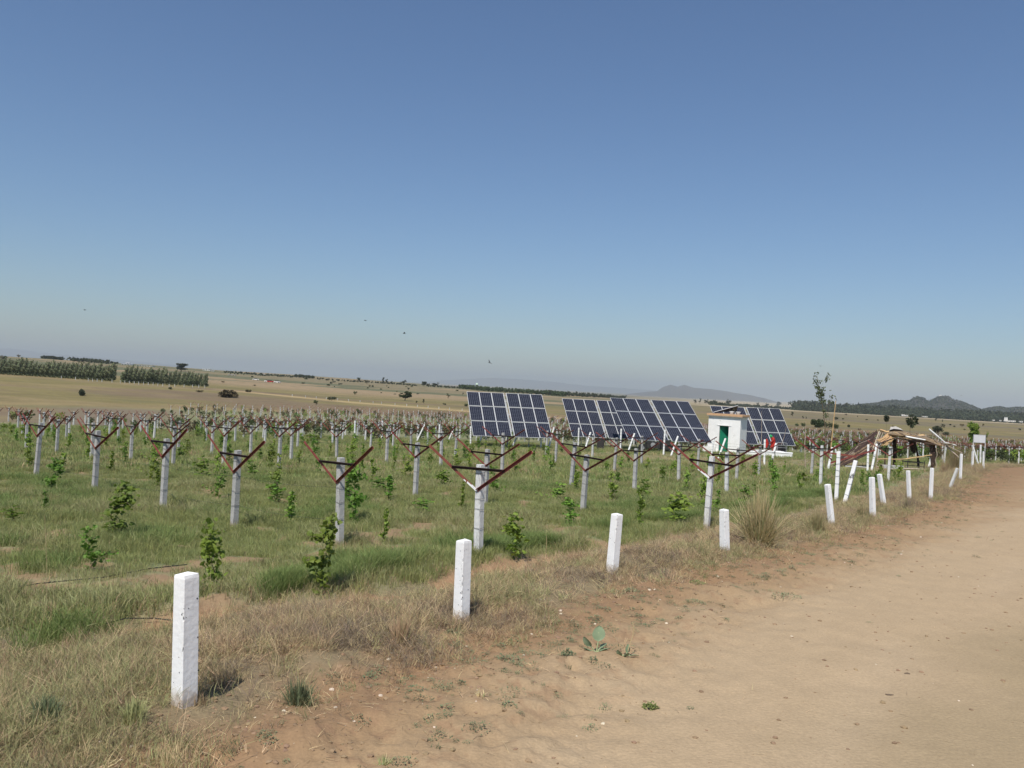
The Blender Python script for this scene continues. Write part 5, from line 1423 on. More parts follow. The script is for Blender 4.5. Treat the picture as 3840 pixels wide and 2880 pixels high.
def solar_array(bl, tl, br, d, back, label, seed, ddw=1.6):
    """two blocks of three by three modules on one tilting frame"""
    BL = at_depth(*bl, d); BR = at_depth(*br, d + ddw); w = BR - BL
    best = None
    for k in range(400):                       # head edge leans back so that the frame is square
        TL = at_depth(*tl, d + back * (.3 + k * .004)); u = TL - BL
        e = abs(u.normalized().dot(w.normalized()))
        if best is None or e < best[0]: best = (e, TL)
    if best[0] > .12: best = (0, at_depth(*tl, d + back))
    TL = best[1]; u = TL - BL
    W, Hh = w.length, u.length
    X = w.normalized(); Nn = X.cross(u).normalized(); U = Nn.cross(X)
    mid = BL + w / 2; g = Vector((mid.x + u.x / 2, mid.y + u.y / 2, 0)); g.z = sz(g.x, g.y)
    root = empty('solar_array', g, 0, label, 'solar array', 'solar arrays in the vineyard')
    R_ = Matrix((X, U, Nn)).transposed().to_4x4(); R_.translation = BL
    gap = .036 * W; pw = (W - gap - .004 * W * 4) / 6; ph = Hh / 3 * .967; pitch_y = Hh / 3
    fr = MB(); f = .028
    fr.box((0, 0, -.03), (f, ph, .012)); fr.box((pw - f, 0, -.03), (pw, ph, .012)); fr.box((f, 0, -.03), (pw - f, f, .012)); fr.box((f, ph - f, -.03), (pw - f, ph, .012)); fr.box((f, f, -.03), (pw - f, ph - f, -.012))
    fm = fr.mesh('solar_panel', M['alu'])
    ce = MB(); ce.add([(f, f, .004), (pw - f, f, .004), (pw - f, ph - f, .004), (f, ph - f, .004), (f, f, -.006), (pw - f, f, -.006), (pw - f, ph - f, -.006), (f, ph - f, -.006)], [(0, 1, 2, 3), (7, 6, 5, 4), (0, 4, 5, 1), (1, 5, 6, 2), (2, 6, 7, 3), (3, 7, 4, 0)]); cm = ce.mesh('cell_sheet', M['cells'])
    r = random.Random(seed)
    Li = Matrix.Translation(g).inverted() @ R_
    for j in range(3):
        for i in range(6):
            x = i * (pw + .004 * W) + (gap if i > 2 else 0)
            o = link('solar_panel', fm, root); o.matrix_local = Li @ Matrix.Translation((x, j * pitch_y, r.uniform(-.004, .004)))
            c_ = link('cell_sheet', cm, o)
    rl = MB()
    for y in (.16, .5, .84): rl.bar(R_ @ Vector((.1, Hh * y, -.09)) - g, R_ @ Vector((W - .1, Hh * y, -.09)) - g, .07, .09)
    rl.build('cross_rail', M['steel'], root)
    x0 = 3 * pw + 2 * .004 * W + .004 * W
    for xx, nm in ((x0 + gap * .12, 0), (x0 + gap * .88, 1)):
        m = MB(); m.bar(R_ @ Vector((xx, .02, -.03)) - g, R_ @ Vector((xx, Hh - .02, -.03)) - g, .02, .03); m.build('gap_rail', M['alu'], root)
    for k in range(7):
        yy = Hh * (.05 + .15 * k)
        m = MB(); m.bar(R_ @ Vector((x0, yy, -.05)) - g, R_ @ Vector((x0 + gap, yy, -.05)) - g, .035, .03); m.build('gap_rung', M['alu'], root)
    for fx in (.22, .5, .78):
        top = R_ @ Vector((W * fx, Hh * .45, -.14)) - g; ft = Vector((top.x, top.y, -.3))
        m = MB(); m.tube([ft, top], .08 if fx == .5 else .045, 10); m.build('support_post', M['steel'], root)
        a = R_ @ Vector((W * fx, Hh * .12, -.14)) - g; b_ = R_ @ Vector((W * fx, Hh * .86, -.14)) - g
        m = MB(); m.bar(a, b_, .06, .08); m.bar(Vector((top.x, top.y, top.z * .25)), b_, .04); m.bar(Vector((top.x, top.y, top.z * .35)), a, .04); m.build('brace', M['steel'], root)
        m = MB(); m.box((ft.x - .2, ft.y - .2, -.25), (ft.x + .2, ft.y + .2, .12)); m.build('footing', M['concrete_pale'], root)
    return root
solar_array((1774, 1634), (1750, 1467), (2071, 1643), 76, 3.9, 'leftmost solar array of eighteen panels, with nothing overlapping it', 1)
solar_array((2146, 1637), (2107, 1493), (2406, 1647), 88, 3.9, 'second solar array, its right side hidden behind the third one', 2)
solar_array((2356, 1648), (2287, 1490), (2670, 1661), 80.5, 3.8, 'third solar array, widest and most slanted, left of the pump house', 3)
solar_array((2712, 1662), (2662, 1520), (2982, 1672), 93, 3.8, 'rightmost solar array behind the pump house and the person in red', 4)

# ------------------------------------------------------------------ pump house
def pump_house():
    d = 86.0; u, w_ = pxray(2772, 1685)
    C_ = Vector((u * d, d, 0)); ps = math.radians(-32)
    wx = Vector((math.cos(ps), math.sin(ps), 0)); sy = Vector((-wx.y, wx.x, 0))
    gzv = min(sz(C_.x, C_.y), sz(C_.x + 1, C_.y + 1)) 
    root = empty('pump_house', (C_.x, C_.y, gzv), ps, 'small white pump house with an orange roof edge and a half open green door', 'building')
    W, D = 3.45, 2.4; Hh = (at_depth(2772, 1566, d).z - gzv)
    dx0, dx1, dh = -W + 1.22, -W + 2.22, Hh * .745
    m = MB()   # front wall with doorway, then sides and back
    m.box((-W, 0, -.3), (dx0, .2, Hh)); m.box((dx1, 0, -.3), (0, .2, Hh)); m.box((dx0, 0, dh), (dx1, .2, Hh))
    m.box((-W, .2, -.3), (-W + .2, D, Hh)); m.box((-.2, .2, -.3), (0, D, Hh)); m.box((-W + .2, D - .2, -.3), (-.2, D, Hh))
    m.build('wall', M['plaster'], root)
    m = MB(); m.box((-W + .2, .2, -.1), (-.2, D - .2, .05)); m.build('floor', M['dark'], root)
    m = MB(); m.box((-W - .14, -.2, Hh), (.2, D + .15, Hh + .06)); m.build('soffit', M['concrete'], root)
    m = MB(); m.box((-W - .16, -.22, Hh + .06), (.22, D + .17, Hh + .27)); m.build('roof_slab', M['orange'], root)
    m = MB(); m.box((dx0 - .25, -.05, dh + .01), (dx1 + .25, .0, dh + .10)); m.box((dx0 - .2, -.02, dh + .1), (dx1 + .2, -.003, dh + .28)); m.build('lintel', M['plaster'], root)
    a = math.radians(68)
    m = MB(); m.box((0, 0, .06), (.93, .035, dh - .03)); o = m.build('door', M['greendoor'], root, loc=(dx0 + .03, .19, 0), rot=(0, 0, a * .55))
    h_ = MB(); h_.tube([(.80, -.03, 1.0), (.86, -.05, 1.0), (.86, -.05, 1.12), (.80, -.03, 1.12)], .012, 6); h_.build('handle', M['steel'], o)
    m = MB(); m.box((-W - .15, -.25, -.35), (.06, -.001, .08)); m.build('plinth', M['plaster'], root)
    # low annex step in front, left
    m = MB(); m.box((-W - .3, -.55, -.35), (-W + 1.0, -.26, .55)); m.build('step_wall', M['plaster'], root)
    # things lying on the roof
    zt = gzv + Hh + .27
    def on_roof(x, y): return Vector((C_.x, C_.y, zt)) + wx * x + sy * y
    for k, x in enumerate((-1.15, -.45)):
        p = on_roof(x, .5); o = empty('roof_block', p, .3 * k - .5, ('left' if k == 0 else 'right') + ' one of two worn concrete blocks on the pump house roof', 'block')
        m = MB(); m.tube([(0, 0, 0), (0, 0, .12), (0, 0, .26), (0, 0, .34)], [.20, .19, .20, .12], 9); m.build('block_body', M['concrete'], o)
        m = MB(); m.box((-.23, -.07, .27), (.23, .1, .325)); m.build('cap_piece', M['sack'], o)
    p = on_roof(-2.1, .6)
    o = empty('roof_panel', p, 0, 'small solar panel propped at a slant on the pump house roof, seen from below', 'solar panel')
    f0, f1 = at_depth(2674, 1547, p.y) - p, at_depth(2768, 1521, p.y + .4) - p
    bk = Vector((.15, 1.05, -.62)); A_ = [f0, f1, f1 + bk, f0 + bk]
    for v in A_: v.z = max(v.z, .06)
    nn = (A_[1] - A_[0]).cross(A_[3] - A_[0]).normalized() * .05
    if nn.z < 0: nn = -nn
    m = MB(); m.add([v for v in A_] + [v + nn for v in A_], [(3, 2, 1, 0), (0, 1, 5, 4), (1, 2, 6, 5), (2, 3, 7, 6), (3, 0, 4, 7)]); m.build('panel_frame', M['machine'], o)
    m = MB(); m.add([v + nn * 1.02 for v in A_], [(0, 1, 2, 3)]); m.build('cell_sheet', M['cells'], o)
    m = MB(); m.bar(A_[0] + nn * .5, A_[1] + nn * .5, .05); m.build('edge_rail', M['alu'], o)
    m = MB()
    for v in A_: q_ = v.lerp((A_[0] + A_[2]) / 2, .25); m.bar((q_.x, q_.y, 0), (q_.x, q_.y, q_.z), .05)
    m.build('stand', M['machine'], o)
pump_house()

# white concrete channel and slabs by the house, dark wire cage
def gbox(name, px, py, d, w, dd, h, yaw, mk, lb, cat, zoff=0):
    p = at_depth(px, py, d); p.z = sz(p.x, p.y) + zoff
    o = empty(name, p, yaw, lb, cat); m = MB(); m.box((-w / 2, 0, -.4), (w / 2, dd, h)); m.build('slab', M[mk], o)
    m = MB(); m.box((-w / 2 - .04, -.04, h), (w / 2 + .04, dd + .04, h + .07)); m.build('coping', M['plaster'], o); return o
gbox('water_channel', 2828, 1700, 80, 1.7, .9, .42, -.35, 'plaster', 'white concrete kerb block beside the right corner of the pump house', 'concrete kerb')
gbox('water_channel', 2895, 1702, 79.5, 2.4, 1.2, .50, .05, 'plaster', 'low white concrete platform under the person in red', 'concrete kerb')
gbox('water_channel', 2940, 1706, 79, 1.5, .8, .45, -.3, 'plaster', 'low white concrete trough before the dark wire cage', 'concrete kerb')
p = at_depth(2932, 1690, 81); p.z = sz(p.x, p.y) + .45
o = empty('wire_cage', p, -.15, 'dark wire mesh cage standing on the white trough right of the person in red', 'cage')
m = MB()
for sx in (-.45, .45):
    for sy in (0, .7): m.bar((sx, sy, 0), (sx, sy, .95), .035)
for z in (.0, .48, .95):
    m.bar((-.45, 0, z), (.45, 0, z), .03); m.bar((-.45, .7, z), (.45, .7, z), .03); m.bar((-.45, 0, z), (-.45, .7, z), .03); m.bar((.45, 0, z), (.45, .7, z), .03)
m.build('cage_frame', M['steel'], o)
m = MB()
for i in range(15): x = -.43 + i * .0615; m.bar((x, .01, 0), (x, .01, .95), .014); m.bar((x, .69, 0), (x, .69, .95), .014)
for i in range(15): z = .03 + i * .064; m.bar((-.45, .01, z), (.45, .01, z), .014)
m.build('mesh_wire', M['dark'], o)
m = MB(); m.box((-.35, .1, .05), (.35, .6, .6)); m.build('pump_body', M['machine'], o)
m = MB(); m.tube([(0, 0, 0), (.25, .1, .7), (.42, .1, 1.75)], [.03, .025, .012], 6)
tag(m.build('driftwood_stick', M['pole'], None, loc=at_depth(2930, 1668, 80.4)), 'grey stick rising from the dark wire cage', 'stick')
# stick leaning tall left of the person
pA, pB = at_depth(2853, 1690, 72), at_depth(2856, 1542, 72); pA.z = sz(pA.x, pA.y)
m = MB(); m.tube([pA, pA.lerp(pB, .5) + Vector((.05, 0, 0)), pB], [.03, .022, .008], 6); tag(m.build('thin_pole', M['pole']), 'thin tall grey pole left of the person in red, before the fourth panels', 'pole')
pA, pB = at_depth(3020, 1740, 60), at_depth(3022, 1580, 60); pA.z = sz(pA.x, pA.y)
m = MB(); m.tube([pA, pA.lerp(pB, .5) + Vector((-.06, 0, 0)), pB], [.035, .026, .008], 6)
r = random.Random(3)
for k in range(14):
    z = r.uniform(.02, .40); a = r.uniform(0, 6.28); q0 = pA.lerp(pB, z); m.tube([q0, q0 + Vector((math.cos(a) * .35, math.sin(a) * .3, r.uniform(.1, .4)))], [.012, .004], 4)
tag(m.build('dead_sapling', M['pole']), 'thin dead sapling with a few twigs right of the fourth panels', 'dead tree')

# ------------------------------------------------------------------ person in red with a green headscarf
def skinned(name, verts, edges, radii, mk, parent, sub=2, rootv=0):
    me = bpy.data.meshes.new(name); me.from_pydata([tuple(v) for v in verts], edges, []); me.materials.append(M[mk])
    o = link(name, me, parent)
    s = o.modifiers.new('skin', 'SKIN'); 
    lay = me.skin_vertices[0] if me.skin_vertices else None
    if lay is None:
        bpy.context.view_layer.objects.active = o
        bpy.ops.mesh.customdata_skin_add(); lay = me.skin_vertices[0]
    for i, r_ in enumerate(radii):
        lay.data[i].radius = r_ if isinstance(r_, tuple) else (r_, r_)
        lay.data[i].use_root = (i == rootv)
    s.use_smooth_shade = True
    ss = o.modifiers.new('sub', 'SUBSURF'); ss.levels = sub; ss.render_levels = sub
    return o
p = at_depth(2898, 1690, 80.2); p.z = sz(p.x, p.y) + .5
pr = empty('person', p, math.radians(-12), 'person in a red dress and bright green headscarf bending forward beside the pump house', 'person')
V_ = [(0, 0, .86), (0, -.01, 1.02), (-.05, -.02, 1.20), (-.10, -.03, 1.33), (-.17, -.05, 1.41), (-.26, -.08, 1.47), (-.33, -.10, 1.51),
      (.02, .10, 1.31), (-.06, .20, 1.08), (-.20, .16, .90), (-.27, .14, .84), (.02, -.18, 1.30), (-.10, -.28, 1.06), (-.26, -.24, .90), (-.34, -.22, .85),
      (.03, .10, .80), (.04, .12, .45), (.05, .13, .07), (-.08, .13, .03), (.03, -.10, .80), (.0, -.12, .45), (.02, -.13, .07), (-.11, -.13, .03)]
E_ = [(0, 1), (1, 2), (2, 3), (3, 4), (4, 5), (5, 6), (3, 7), (7, 8), (8, 9), (9, 10), (3, 11), (11, 12), (12, 13), (13, 14), (0, 15), (15, 16), (16, 17), (17, 18), (0, 19), (19, 20), (20, 21), (21, 22)]
Rr = [(.14, .12), (.12, .10), (.13, .11), (.11, .09), .05, .085, .075, .055, .042, .032, .028, .055, .042, .032, .028, .08, .055, .04, .03, .08, .055, .04, .03]
skinned('body', V_, E_, Rr, 'skin', pr)
for sgn in (-1, 1):       # five bent fingers on each hand
    hx = Vector((-.27, .14, .84)) if sgn > 0 else Vector((-.34, -.22, .85))
    for k in range(5):
        a = (k - 2) * .35
        m = MB(); m.tube([hx, hx + Vector((-.05, math.sin(a) * .04, -.03)), hx + Vector((-.07, math.sin(a) * .055, -.075 + .01 * abs(k - 2)))], [.012, .009, .006], 6); m.build('finger', M['skin'], pr)
def lathe_path(pts, rx, ry, n=18, wob=.0, seed=0):
    r = random.Random(seed); m = MB(); 
    for i, (q_, a, b_) in enumerate(zip(pts, rx, ry)):
        for k in range(n):
            t = 6.2832 * k / n; w = 1 + wob * math.sin(k * 2.4 + i * .3) * (i / len(pts))
            m.v.append((q_[0] + a * w * math.cos(t), q_[1] + b_ * w * math.sin(t), q_[2]))
    for i in range(len(pts) - 1):
        for k in range(n):
            k2 = (k + 1) % n; m.f.append((i * n + k, i * n + k2, (i + 1) * n + k2, (i + 1) * n + k)); m.m.append(0)
    return m
lathe_path([(-.11, -.02, 1.39), (-.09, -.02, 1.34), (-.05, -.01, 1.22), (0, 0, 1.04), (.01, 0, .86), (.02, 0, .62), (.03, 0, .40)], [.07, .16, .17, .16, .20, .25, .29], [.09, .24, .22, .19, .22, .27, .30], wob=.1).build('tunic', M['redcloth'], pr, smooth=True)
for s_ in ((7, 8, 9), (11, 12, 13)):
    m = MB(); m.tube([Vector(V_[i]) for i in s_], [.085, .07, .06], 10); m.build('sleeve', M['redcloth'], pr, smooth=True)
for s_ in ((15, 16, 17), (19, 20, 21)):
    m = MB(); m.tube([Vector(V_[i]) for i in s_], [.11, .09, .07], 10); m.build('trouser_leg', M['redcloth'], pr, smooth=True)
m = MB(); m.tube([(-.16, -.04, 1.42), (-.20, -.06, 1.46), (-.27, -.08, 1.52), (-.34, -.11, 1.575), (-.39, -.12, 1.59)], [.09, .125, .135, .115, .05], 12); m.build('headscarf', M['greencloth'], pr, smooth=True)
m = MB(); m.tube([(-.15, -.03, 1.45), (-.02, .02, 1.38), (.12, .03, 1.15), (.16, .0, .92)], [.07, .085, .07, .03], 8); m.build('scarf_end', M['redcloth'], pr, smooth=True)
m = MB(); m.tube([(-.345, -.17, 1.47), (-.365, -.19, 1.455)], [.014, .008], 6); m.build('nose', M['skin'], pr)
for k in (-1, 1):
    m = MB(); m.tube([(-.335 + .02 * k, -.172 + .01 * k, 1.497), (-.34 + .02 * k, -.18 + .01 * k, 1.497)], .008, 6); m.build('eye', M['dark'], pr)
p = at_depth(2873, 1690, 80.6); p.z = sz(p.x, p.y) + .45
o = empty('red_cloth_bundle', p, .4, 'red cloth hung over a short stake left of the person in red', 'cloth')
m = MB(); m.tube([(0, 0, 0), (.0, 0, 1.25)], .03, 6); m.build('stake', M['pole'], o)
lathe_path([(0, 0, 1.30), (0, 0, 1.2), (.02, 0, 1.0), (.05, 0, .75), (.0, 0, .55), (-.05, 0, .40)], [.03, .10, .14, .17, .15, .08], [.03, .08, .12, .14, .12, .08], wob=.45).build('draped_cloth', M['redcloth'], o, smooth=True)

# ------------------------------------------------------------------ two-wheeled walking tractor in the shade of the third panels
p = at_depth(2437, 1688, 79.0); p.z = sz(p.x, p.y)
o = empty('walking_tractor', p, .15, 'dark walking tractor with a round fan wheel parked under the third panels', 'machine')
for x in (-.75, 1.95):
    m = MB(); m.tube([(x, -.10, .42), (x, .10, .42)], .42, 18); m.build('wheel', M['black'], o)
    h_ = MB(); h_.tube([(x, -.14, .42), (x, .14, .42)], .15, 12); h_.build('hub', M['steel'], o.children[-1])
m = MB(); m.box((-.4, -.35, .45), (.9, .35, 1.05)); m.box((1.0, -.4, .35), (1.9, .4, 1.25)); m.build('engine_box', M['machine'], o)
m = MB(); m.tube([(.15, -.38, .75), (.15, -.46, .75)], .24, 16); m.build('flywheel', M['steel'], o)
m = MB(); m.tube([(-.4, -.2, .9), (-1.1, -.2, 1.15), (-1.35, -.2, 1.1)], .03, 6); m.tube([(-.4, .2, .9), (-1.1, .2, 1.15), (-1.35, .2, 1.1)], .03, 6); m.build('handlebar', M['machine'], o)
p = at_depth(2252, 1664, 84); p.z = sz(p.x, p.y)
o = empty('control_cabinet', p, 0, 'dark box standing in the shade below the second panels', 'box')
m = MB(); m.box((-.35, -.2, 0), (.35, .2, 1.1)); m.build('cabinet_body', M['machine'], o); m = MB(); m.box((-.38, -.24, 1.1), (.38, .24, 1.14)); m.build('lid', M['machine'], o)

# ------------------------------------------------------------------ half collapsed thatched shelter
SD = 64.0
p0 = at_depth(3330, 1752, SD); p0.z = sz(p0.x, p0.y)
sh = empty('shelter', p0, 0, 'half collapsed shelter of poles and reed thatch, its left roof slid to the ground', 'shelter')
def sp(px, py, dy=0.0): return at_depth(px, py, SD + dy) - p0
r = random.Random(12)
def pole(name, a, b_, rad, mk='pole', wob=.02):
    a, b_ = Vector(a), Vector(b_); k = 5
    pts_ = [a.lerp(b_, i / k) + Vector((r.gauss(0, wob), r.gauss(0, wob), r.gauss(0, wob))) * (0 < i < k) for i in range(k + 1)]
    m = MB(); m.tube(pts_, [rad * (1 - .06 * i) for i in range(k + 1)], 7); return m.build(name, M[mk], sh)
# ridge line, eaves and corners
RL, RC, RR_ = sp(3288, 1615, 1.4), sp(3364, 1604, 1.6), sp(3425, 1632, 1.2)
EL, ER = sp(3290, 1668, -1.2), sp(3520, 1652 + 6, -.8)
GL = sp(3128, 1742, .2)
for (x0, y0, x1, y1, dy, rad, mk) in [(3318, 1742, 3324, 1665, -.6, .05, 'thatch_shaded'), (3287, 1756, 3290, 1668, -1.2, .07, 'pole'), (3350, 1748, 3356, 1652, 1.6, .11, 'thatch_shaded'), (3444, 1746, 3432, 1650, 1.6, .09, 'thatch_shaded'), (3498, 1752, 3500, 1660, -.4, .16, 'thatch_shaded'), (3362, 1715, 3358, 1650, 1.4, .05, 'thatch_shaded'), (3508, 1758, 3511, 1668, -.8, .03, 'pole')]:
    pole('post', sp(x0, y0 + 3, dy), sp(x1, y1, dy), rad, mk, .03)
# hanging scraps of old matting
def rag(pts_, mk, seed):
    rr = random.Random(seed); m = MB(); a, b_, c_, d_ = [Vector(q_) for q_ in pts_]; n = 7
    g = [[(a.lerp(b_, i / n)).lerp(d_.lerp(c_, i / n), j / n) + Vector((0, rr.uniform(-.08, .08), rr.uniform(-.04, .04) - (rr.random() * .25 if j == n else 0))) for i in range(n + 1)] for j in range(n + 1)]
    for row in g: m.v += [tuple(v) for v in row]
    for row in g: m.v += [tuple(v + Vector((0, .03, 0))) for v in row]
    N_ = (n + 1) ** 2
    for j in range(n):
        for i in range(n):
            q_ = j * (n + 1) + i; f_ = (q_, q_ + 1, q_ + n + 2, q_ + n + 1); m.f += [f_, tuple(N_ + t for t in f_[::-1])]; m.m += [0, 0]
    return m.build('matting', M[mk], sh)
rag([sp(3345, 1645, 1.3), sp(3362, 1645, 1.3), sp(3362, 1705, 1.3), sp(3350, 1712, 1.3)], 'thatch_shaded', 1)
rag([sp(3406, 1648, 1.3), sp(3436, 1650, 1.3), sp(3434, 1694, 1.3), sp(3416, 1690, 1.3)], 'thatch_shaded', 2)
rag([sp(3484, 1665, -.5), sp(3508, 1660, -.5), sp(3508, 1742, -.5), sp(3492, 1738, -.5)], 'thatch_shaded', 3)
# left roof plane slid to the ground: reeds side by side, shade put into their colour
def reeds(a, b_, c_, d_, n, rad, mk, jit, name='reed', seed=0):
    """reeds laid from edge a-b to edge d-c, each one its own"""
    rr = random.Random(seed)
    for i in range(n):
        f = (i + .5) / n
        s_ = Vector(a).lerp(Vector(b_), f) + Vector((rr.gauss(0, jit), rr.gauss(0, jit), rr.gauss(0, jit)))
        e_ = Vector(d_).lerp(Vector(c_), f) + Vector((rr.gauss(0, jit), rr.gauss(0, jit), rr.gauss(0, jit)))
        s_, e_ = s_.lerp(e_, rr.uniform(-.04, .06)), e_.lerp(s_, rr.uniform(-.06, .12))
        m = MB(); mid_ = s_.lerp(e_, .5) + Vector((0, 0, -.05 - rr.random() * .06)); m.tube([s_, mid_, e_], [rad * rr.uniform(.6, 1.2)] * 3, 5); m.build(name, M[mk if rr.random() < .8 else 'thatch'], sh)
reeds(sp(3290, 1612, 1.6), sp(3262, 1700, -1.6), sp(3150, 1752, -1.4), sp(3128, 1728, 1.2), 30, .05, 'thatch_shaded', .05, seed=1)
rag([sp(3284, 1618, 1.5), sp(3270, 1690, -1.2), sp(3160, 1745, -1.0), sp(3138, 1728, 1.0)], 'thatch_shaded', 5)
reeds(sp(3288, 1614, 1.5), sp(3340, 1622, 1.5), sp(3290, 1668, -1.3), sp(3262, 1700, -1.5), 5, .05, 'pole', .04, seed=2)
# front slope left of the ridge: pale reed bundles fanning down
reeds(sp(3330, 1622, 1.2), sp(3366, 1630, .8), sp(3318, 1674, -1.3), sp(3282, 1652, -.6), 12, .055, 'bamboo', .03, seed=3)
reeds(sp(3286, 1613, 1.4), sp(3300, 1611, 1.5), sp(3352, 1622, 1.3), sp(3346, 1616, 1.5), 6, .05, 'bamboo', .03, seed=4)
reeds(sp(3366, 1630, .9), sp(3300, 1672, -1.2), sp(3290, 1676, -1.2), sp(3362, 1634, .7), 4, .05, 'bamboo', .02, seed=14)
# crown mound and right slope of weathered thatch
mv = MB(); n = 16
top = [(3336, 1614, 1.6), (3352, 1607, 1.7), (3372, 1608, 1.7), (3392, 1618, 1.6), (3425, 1630, 1.4), (3462, 1632, 1.2), (3500, 1648, 1.0), (3528, 1660, .8)]
low = [(3330, 1628, .6), (3350, 1630, .2), (3375, 1634, .0), (3398, 1634, -.2), (3430, 1640, -.4), (3465, 1648, -.6), (3500, 1662, -.8), (3526, 1672, -.9)]
for q_ in top: mv.v.append(tuple(sp(*q_)))
for q_, q2 in zip(top, low): mv.v.append(tuple(sp((q_[0] + q2[0]) / 2, (q_[1] + q2[1]) / 2 - 2.5 + r.uniform(-2, 2), (q_[2] + q2[2]) / 2)))
for q_ in low: mv.v.append(tuple(sp(*q_)))
for q_ in low: mv.v.append(tuple(sp(q_[0], q_[1] + 5, q_[2] + .15)))
for q_ in top: mv.v.append(tuple(sp(q_[0], q_[1] + 7, q_[2])))
for row in range(4):
    for i in range(7): b_ = row * 8 + i; mv.f.append((b_, b_ + 8, b_ + 9, b_ + 1)); mv.m.append(0)
mv.build('thatch_cover', M['thatch'], sh)
reeds(sp(3392, 1620, 1.4), sp(3525, 1656, .9), sp(3522, 1672, -.9), sp(3398, 1636, -.2), 22, .03, 'thatch', .05, seed=5)
reeds(sp(3362, 1634, .2), sp(3380, 1630, .6), sp(3525, 1668, -.6), sp(3500, 1668, -.9), 7, .04, 'bamboo', .03, seed=6)
reeds(sp(3392, 1630, .9), sp(3400, 1634, .3), sp(3470, 1633, .6), sp(3462, 1630, .9), 4, .035, 'bamboo', .02, seed=7)
for k in range(46):
    f = r.random(); a = sp(3330 + 195 * f + r.uniform(-8, 8), 1616 + 44 * f ** 1.5 + r.uniform(-4, 8), r.uniform(-.6, 1.4)); dr = Vector((r.uniform(.3, 1.1), r.uniform(-.5, .1), r.uniform(-.25, .03) - .15 * f))
    m = MB(); m.tube([a, a + dr * .5 + Vector((0, 0, .03)), a + dr], [.022, .02, .008], 4); m.build('loose_reed', M[r.choice(['thatch', 'thatch_shaded', 'pole', 'bamboo'])], sh)
for k in range(26):
    f = r.random(); a = sp(3288 - 150 * f + r.uniform(-10, 14), 1622 + 118 * f + r.uniform(-8, 8), r.uniform(-1.2, 1.2)); dr = Vector((-r.uniform(.3, .9), r.uniform(-.3, .2), -r.uniform(.25, .7)))
    m = MB(); m.tube([a, a + dr * .5, a + dr], [.02, .018, .008], 4); m.build('loose_reed', M[r.choice(['thatch', 'pole', 'thatch_shaded'])], sh)
pole('eave_pole', sp(3396, 1637, -.5), sp(3470, 1650, -.9), .07, 'white', .01)
pole('rafter', sp(3362, 1642, -.2), sp(3512, 1668, -.9), .06, 'thatch_shaded', .02)
pole('rafter', sp(3290, 1664, -1.2), sp(3362, 1640, -.3), .06, 'thatch_shaded', .02)
pole('rail', sp(3288, 1722, -1.2), sp(3396, 1721, -1.3), .045, 'bamboo', .02)
pole('rail', sp(3396, 1721, -1.3), sp(3494, 1706, -1.2), .045, 'bamboo', .02)
# white sack on the ridge
m = MB()
q_ = [(3336, 1612), (3340, 1600), (3348, 1601), (3359, 1598), (3364, 1601), (3378, 1607), (3386, 1614), (3372, 1610), (3352, 1608)]
A_ = [sp(x, y, .9) for x, y in q_]; B_ = [sp(x, y + 1, 1.9) for x, y in q_]
m.add(A_ + B_, [tuple(range(9))[::-1], tuple(range(9, 18))] + [(i, (i + 1) % 9, 9 + (i + 1) % 9, 9 + i) for i in range(9)])
tag(m.build('white_sack', M['sack'], None, loc=p0), 'crumpled white sack weighing down the ridge of the shelter', 'sack')
# things in and around the shelter
o = empty('charpoy', p0 + sp(3420, 1746, .6), 0, 'low dark bed frame standing inside the shelter', 'bed frame'); o.location.z = sz(o.location.x, o.location.y)
for x in (-.55, .75):
    for y in (-.4, .4): m = MB(); m.tube([(x, y, 0), (x, y, .62)], .03, 6); m.build('leg', M['machine'], o)
m = MB()
for y in (-.4, .4): m.bar((-.6, y, .5), (.8, y, .5), .05); m.bar((-.6, y, .2), (.8, y, .2), .04)
for x in (-.55, .75): m.bar((x, -.4, .5), (x, .4, .5), .05)
m.build('frame', M['machine'], o)
for k, (a, b_, lb, rad) in enumerate([((3378, 1757, -1.8), (3474, 1751, -1.7), 'upper one of two long pale poles on the ground before the shelter', .06), ((3376, 1763, -2.0), (3470, 1763, -2.0), 'lower one of two long pale poles on the ground before the shelter', .05),
        ((3110, 1744, .4), (3215, 1712, .6), 'long bare branch lying left of the fallen thatch', .045), ((3170, 1732, -1.9), (3250, 1757, -2.0), 'pale pole lying at the foot of the fallen thatch', .06), ((3288, 1750, -1.6), (3305, 1764, -2.0), 'short pale stick leaning at the shelter post foot', .04)]):
    A_, B_ = p0 + sp(*a), p0 + sp(*b_)
    A_.z = sz(A_.x, A_.y) + .07; 
    if k != 2: B_.z = sz(B_.x, B_.y) + .07
    m = MB(); m.tube([A_, A_.lerp(B_, .5) + Vector((0, 0, .02)), B_], [rad, rad, rad * .7], 7); tag(m.build('loose_pole', M['pole' if k != 3 else 'concrete_pale']), lb, 'pole')
o = empty('stone_slab', p0 + sp(3355, 1757, -2.2), .1, 'grey stone slab lying in front of the shelter', 'stone'); o.location.z = sz(o.location.x, o.location.y)
m = rough_post(.34, 1.7, 77, .05, bottom=0); oo = m.build('slab', M['concrete'], o, rot=(0, math.pi / 2, 0), loc=(-1.1, 0, .14))
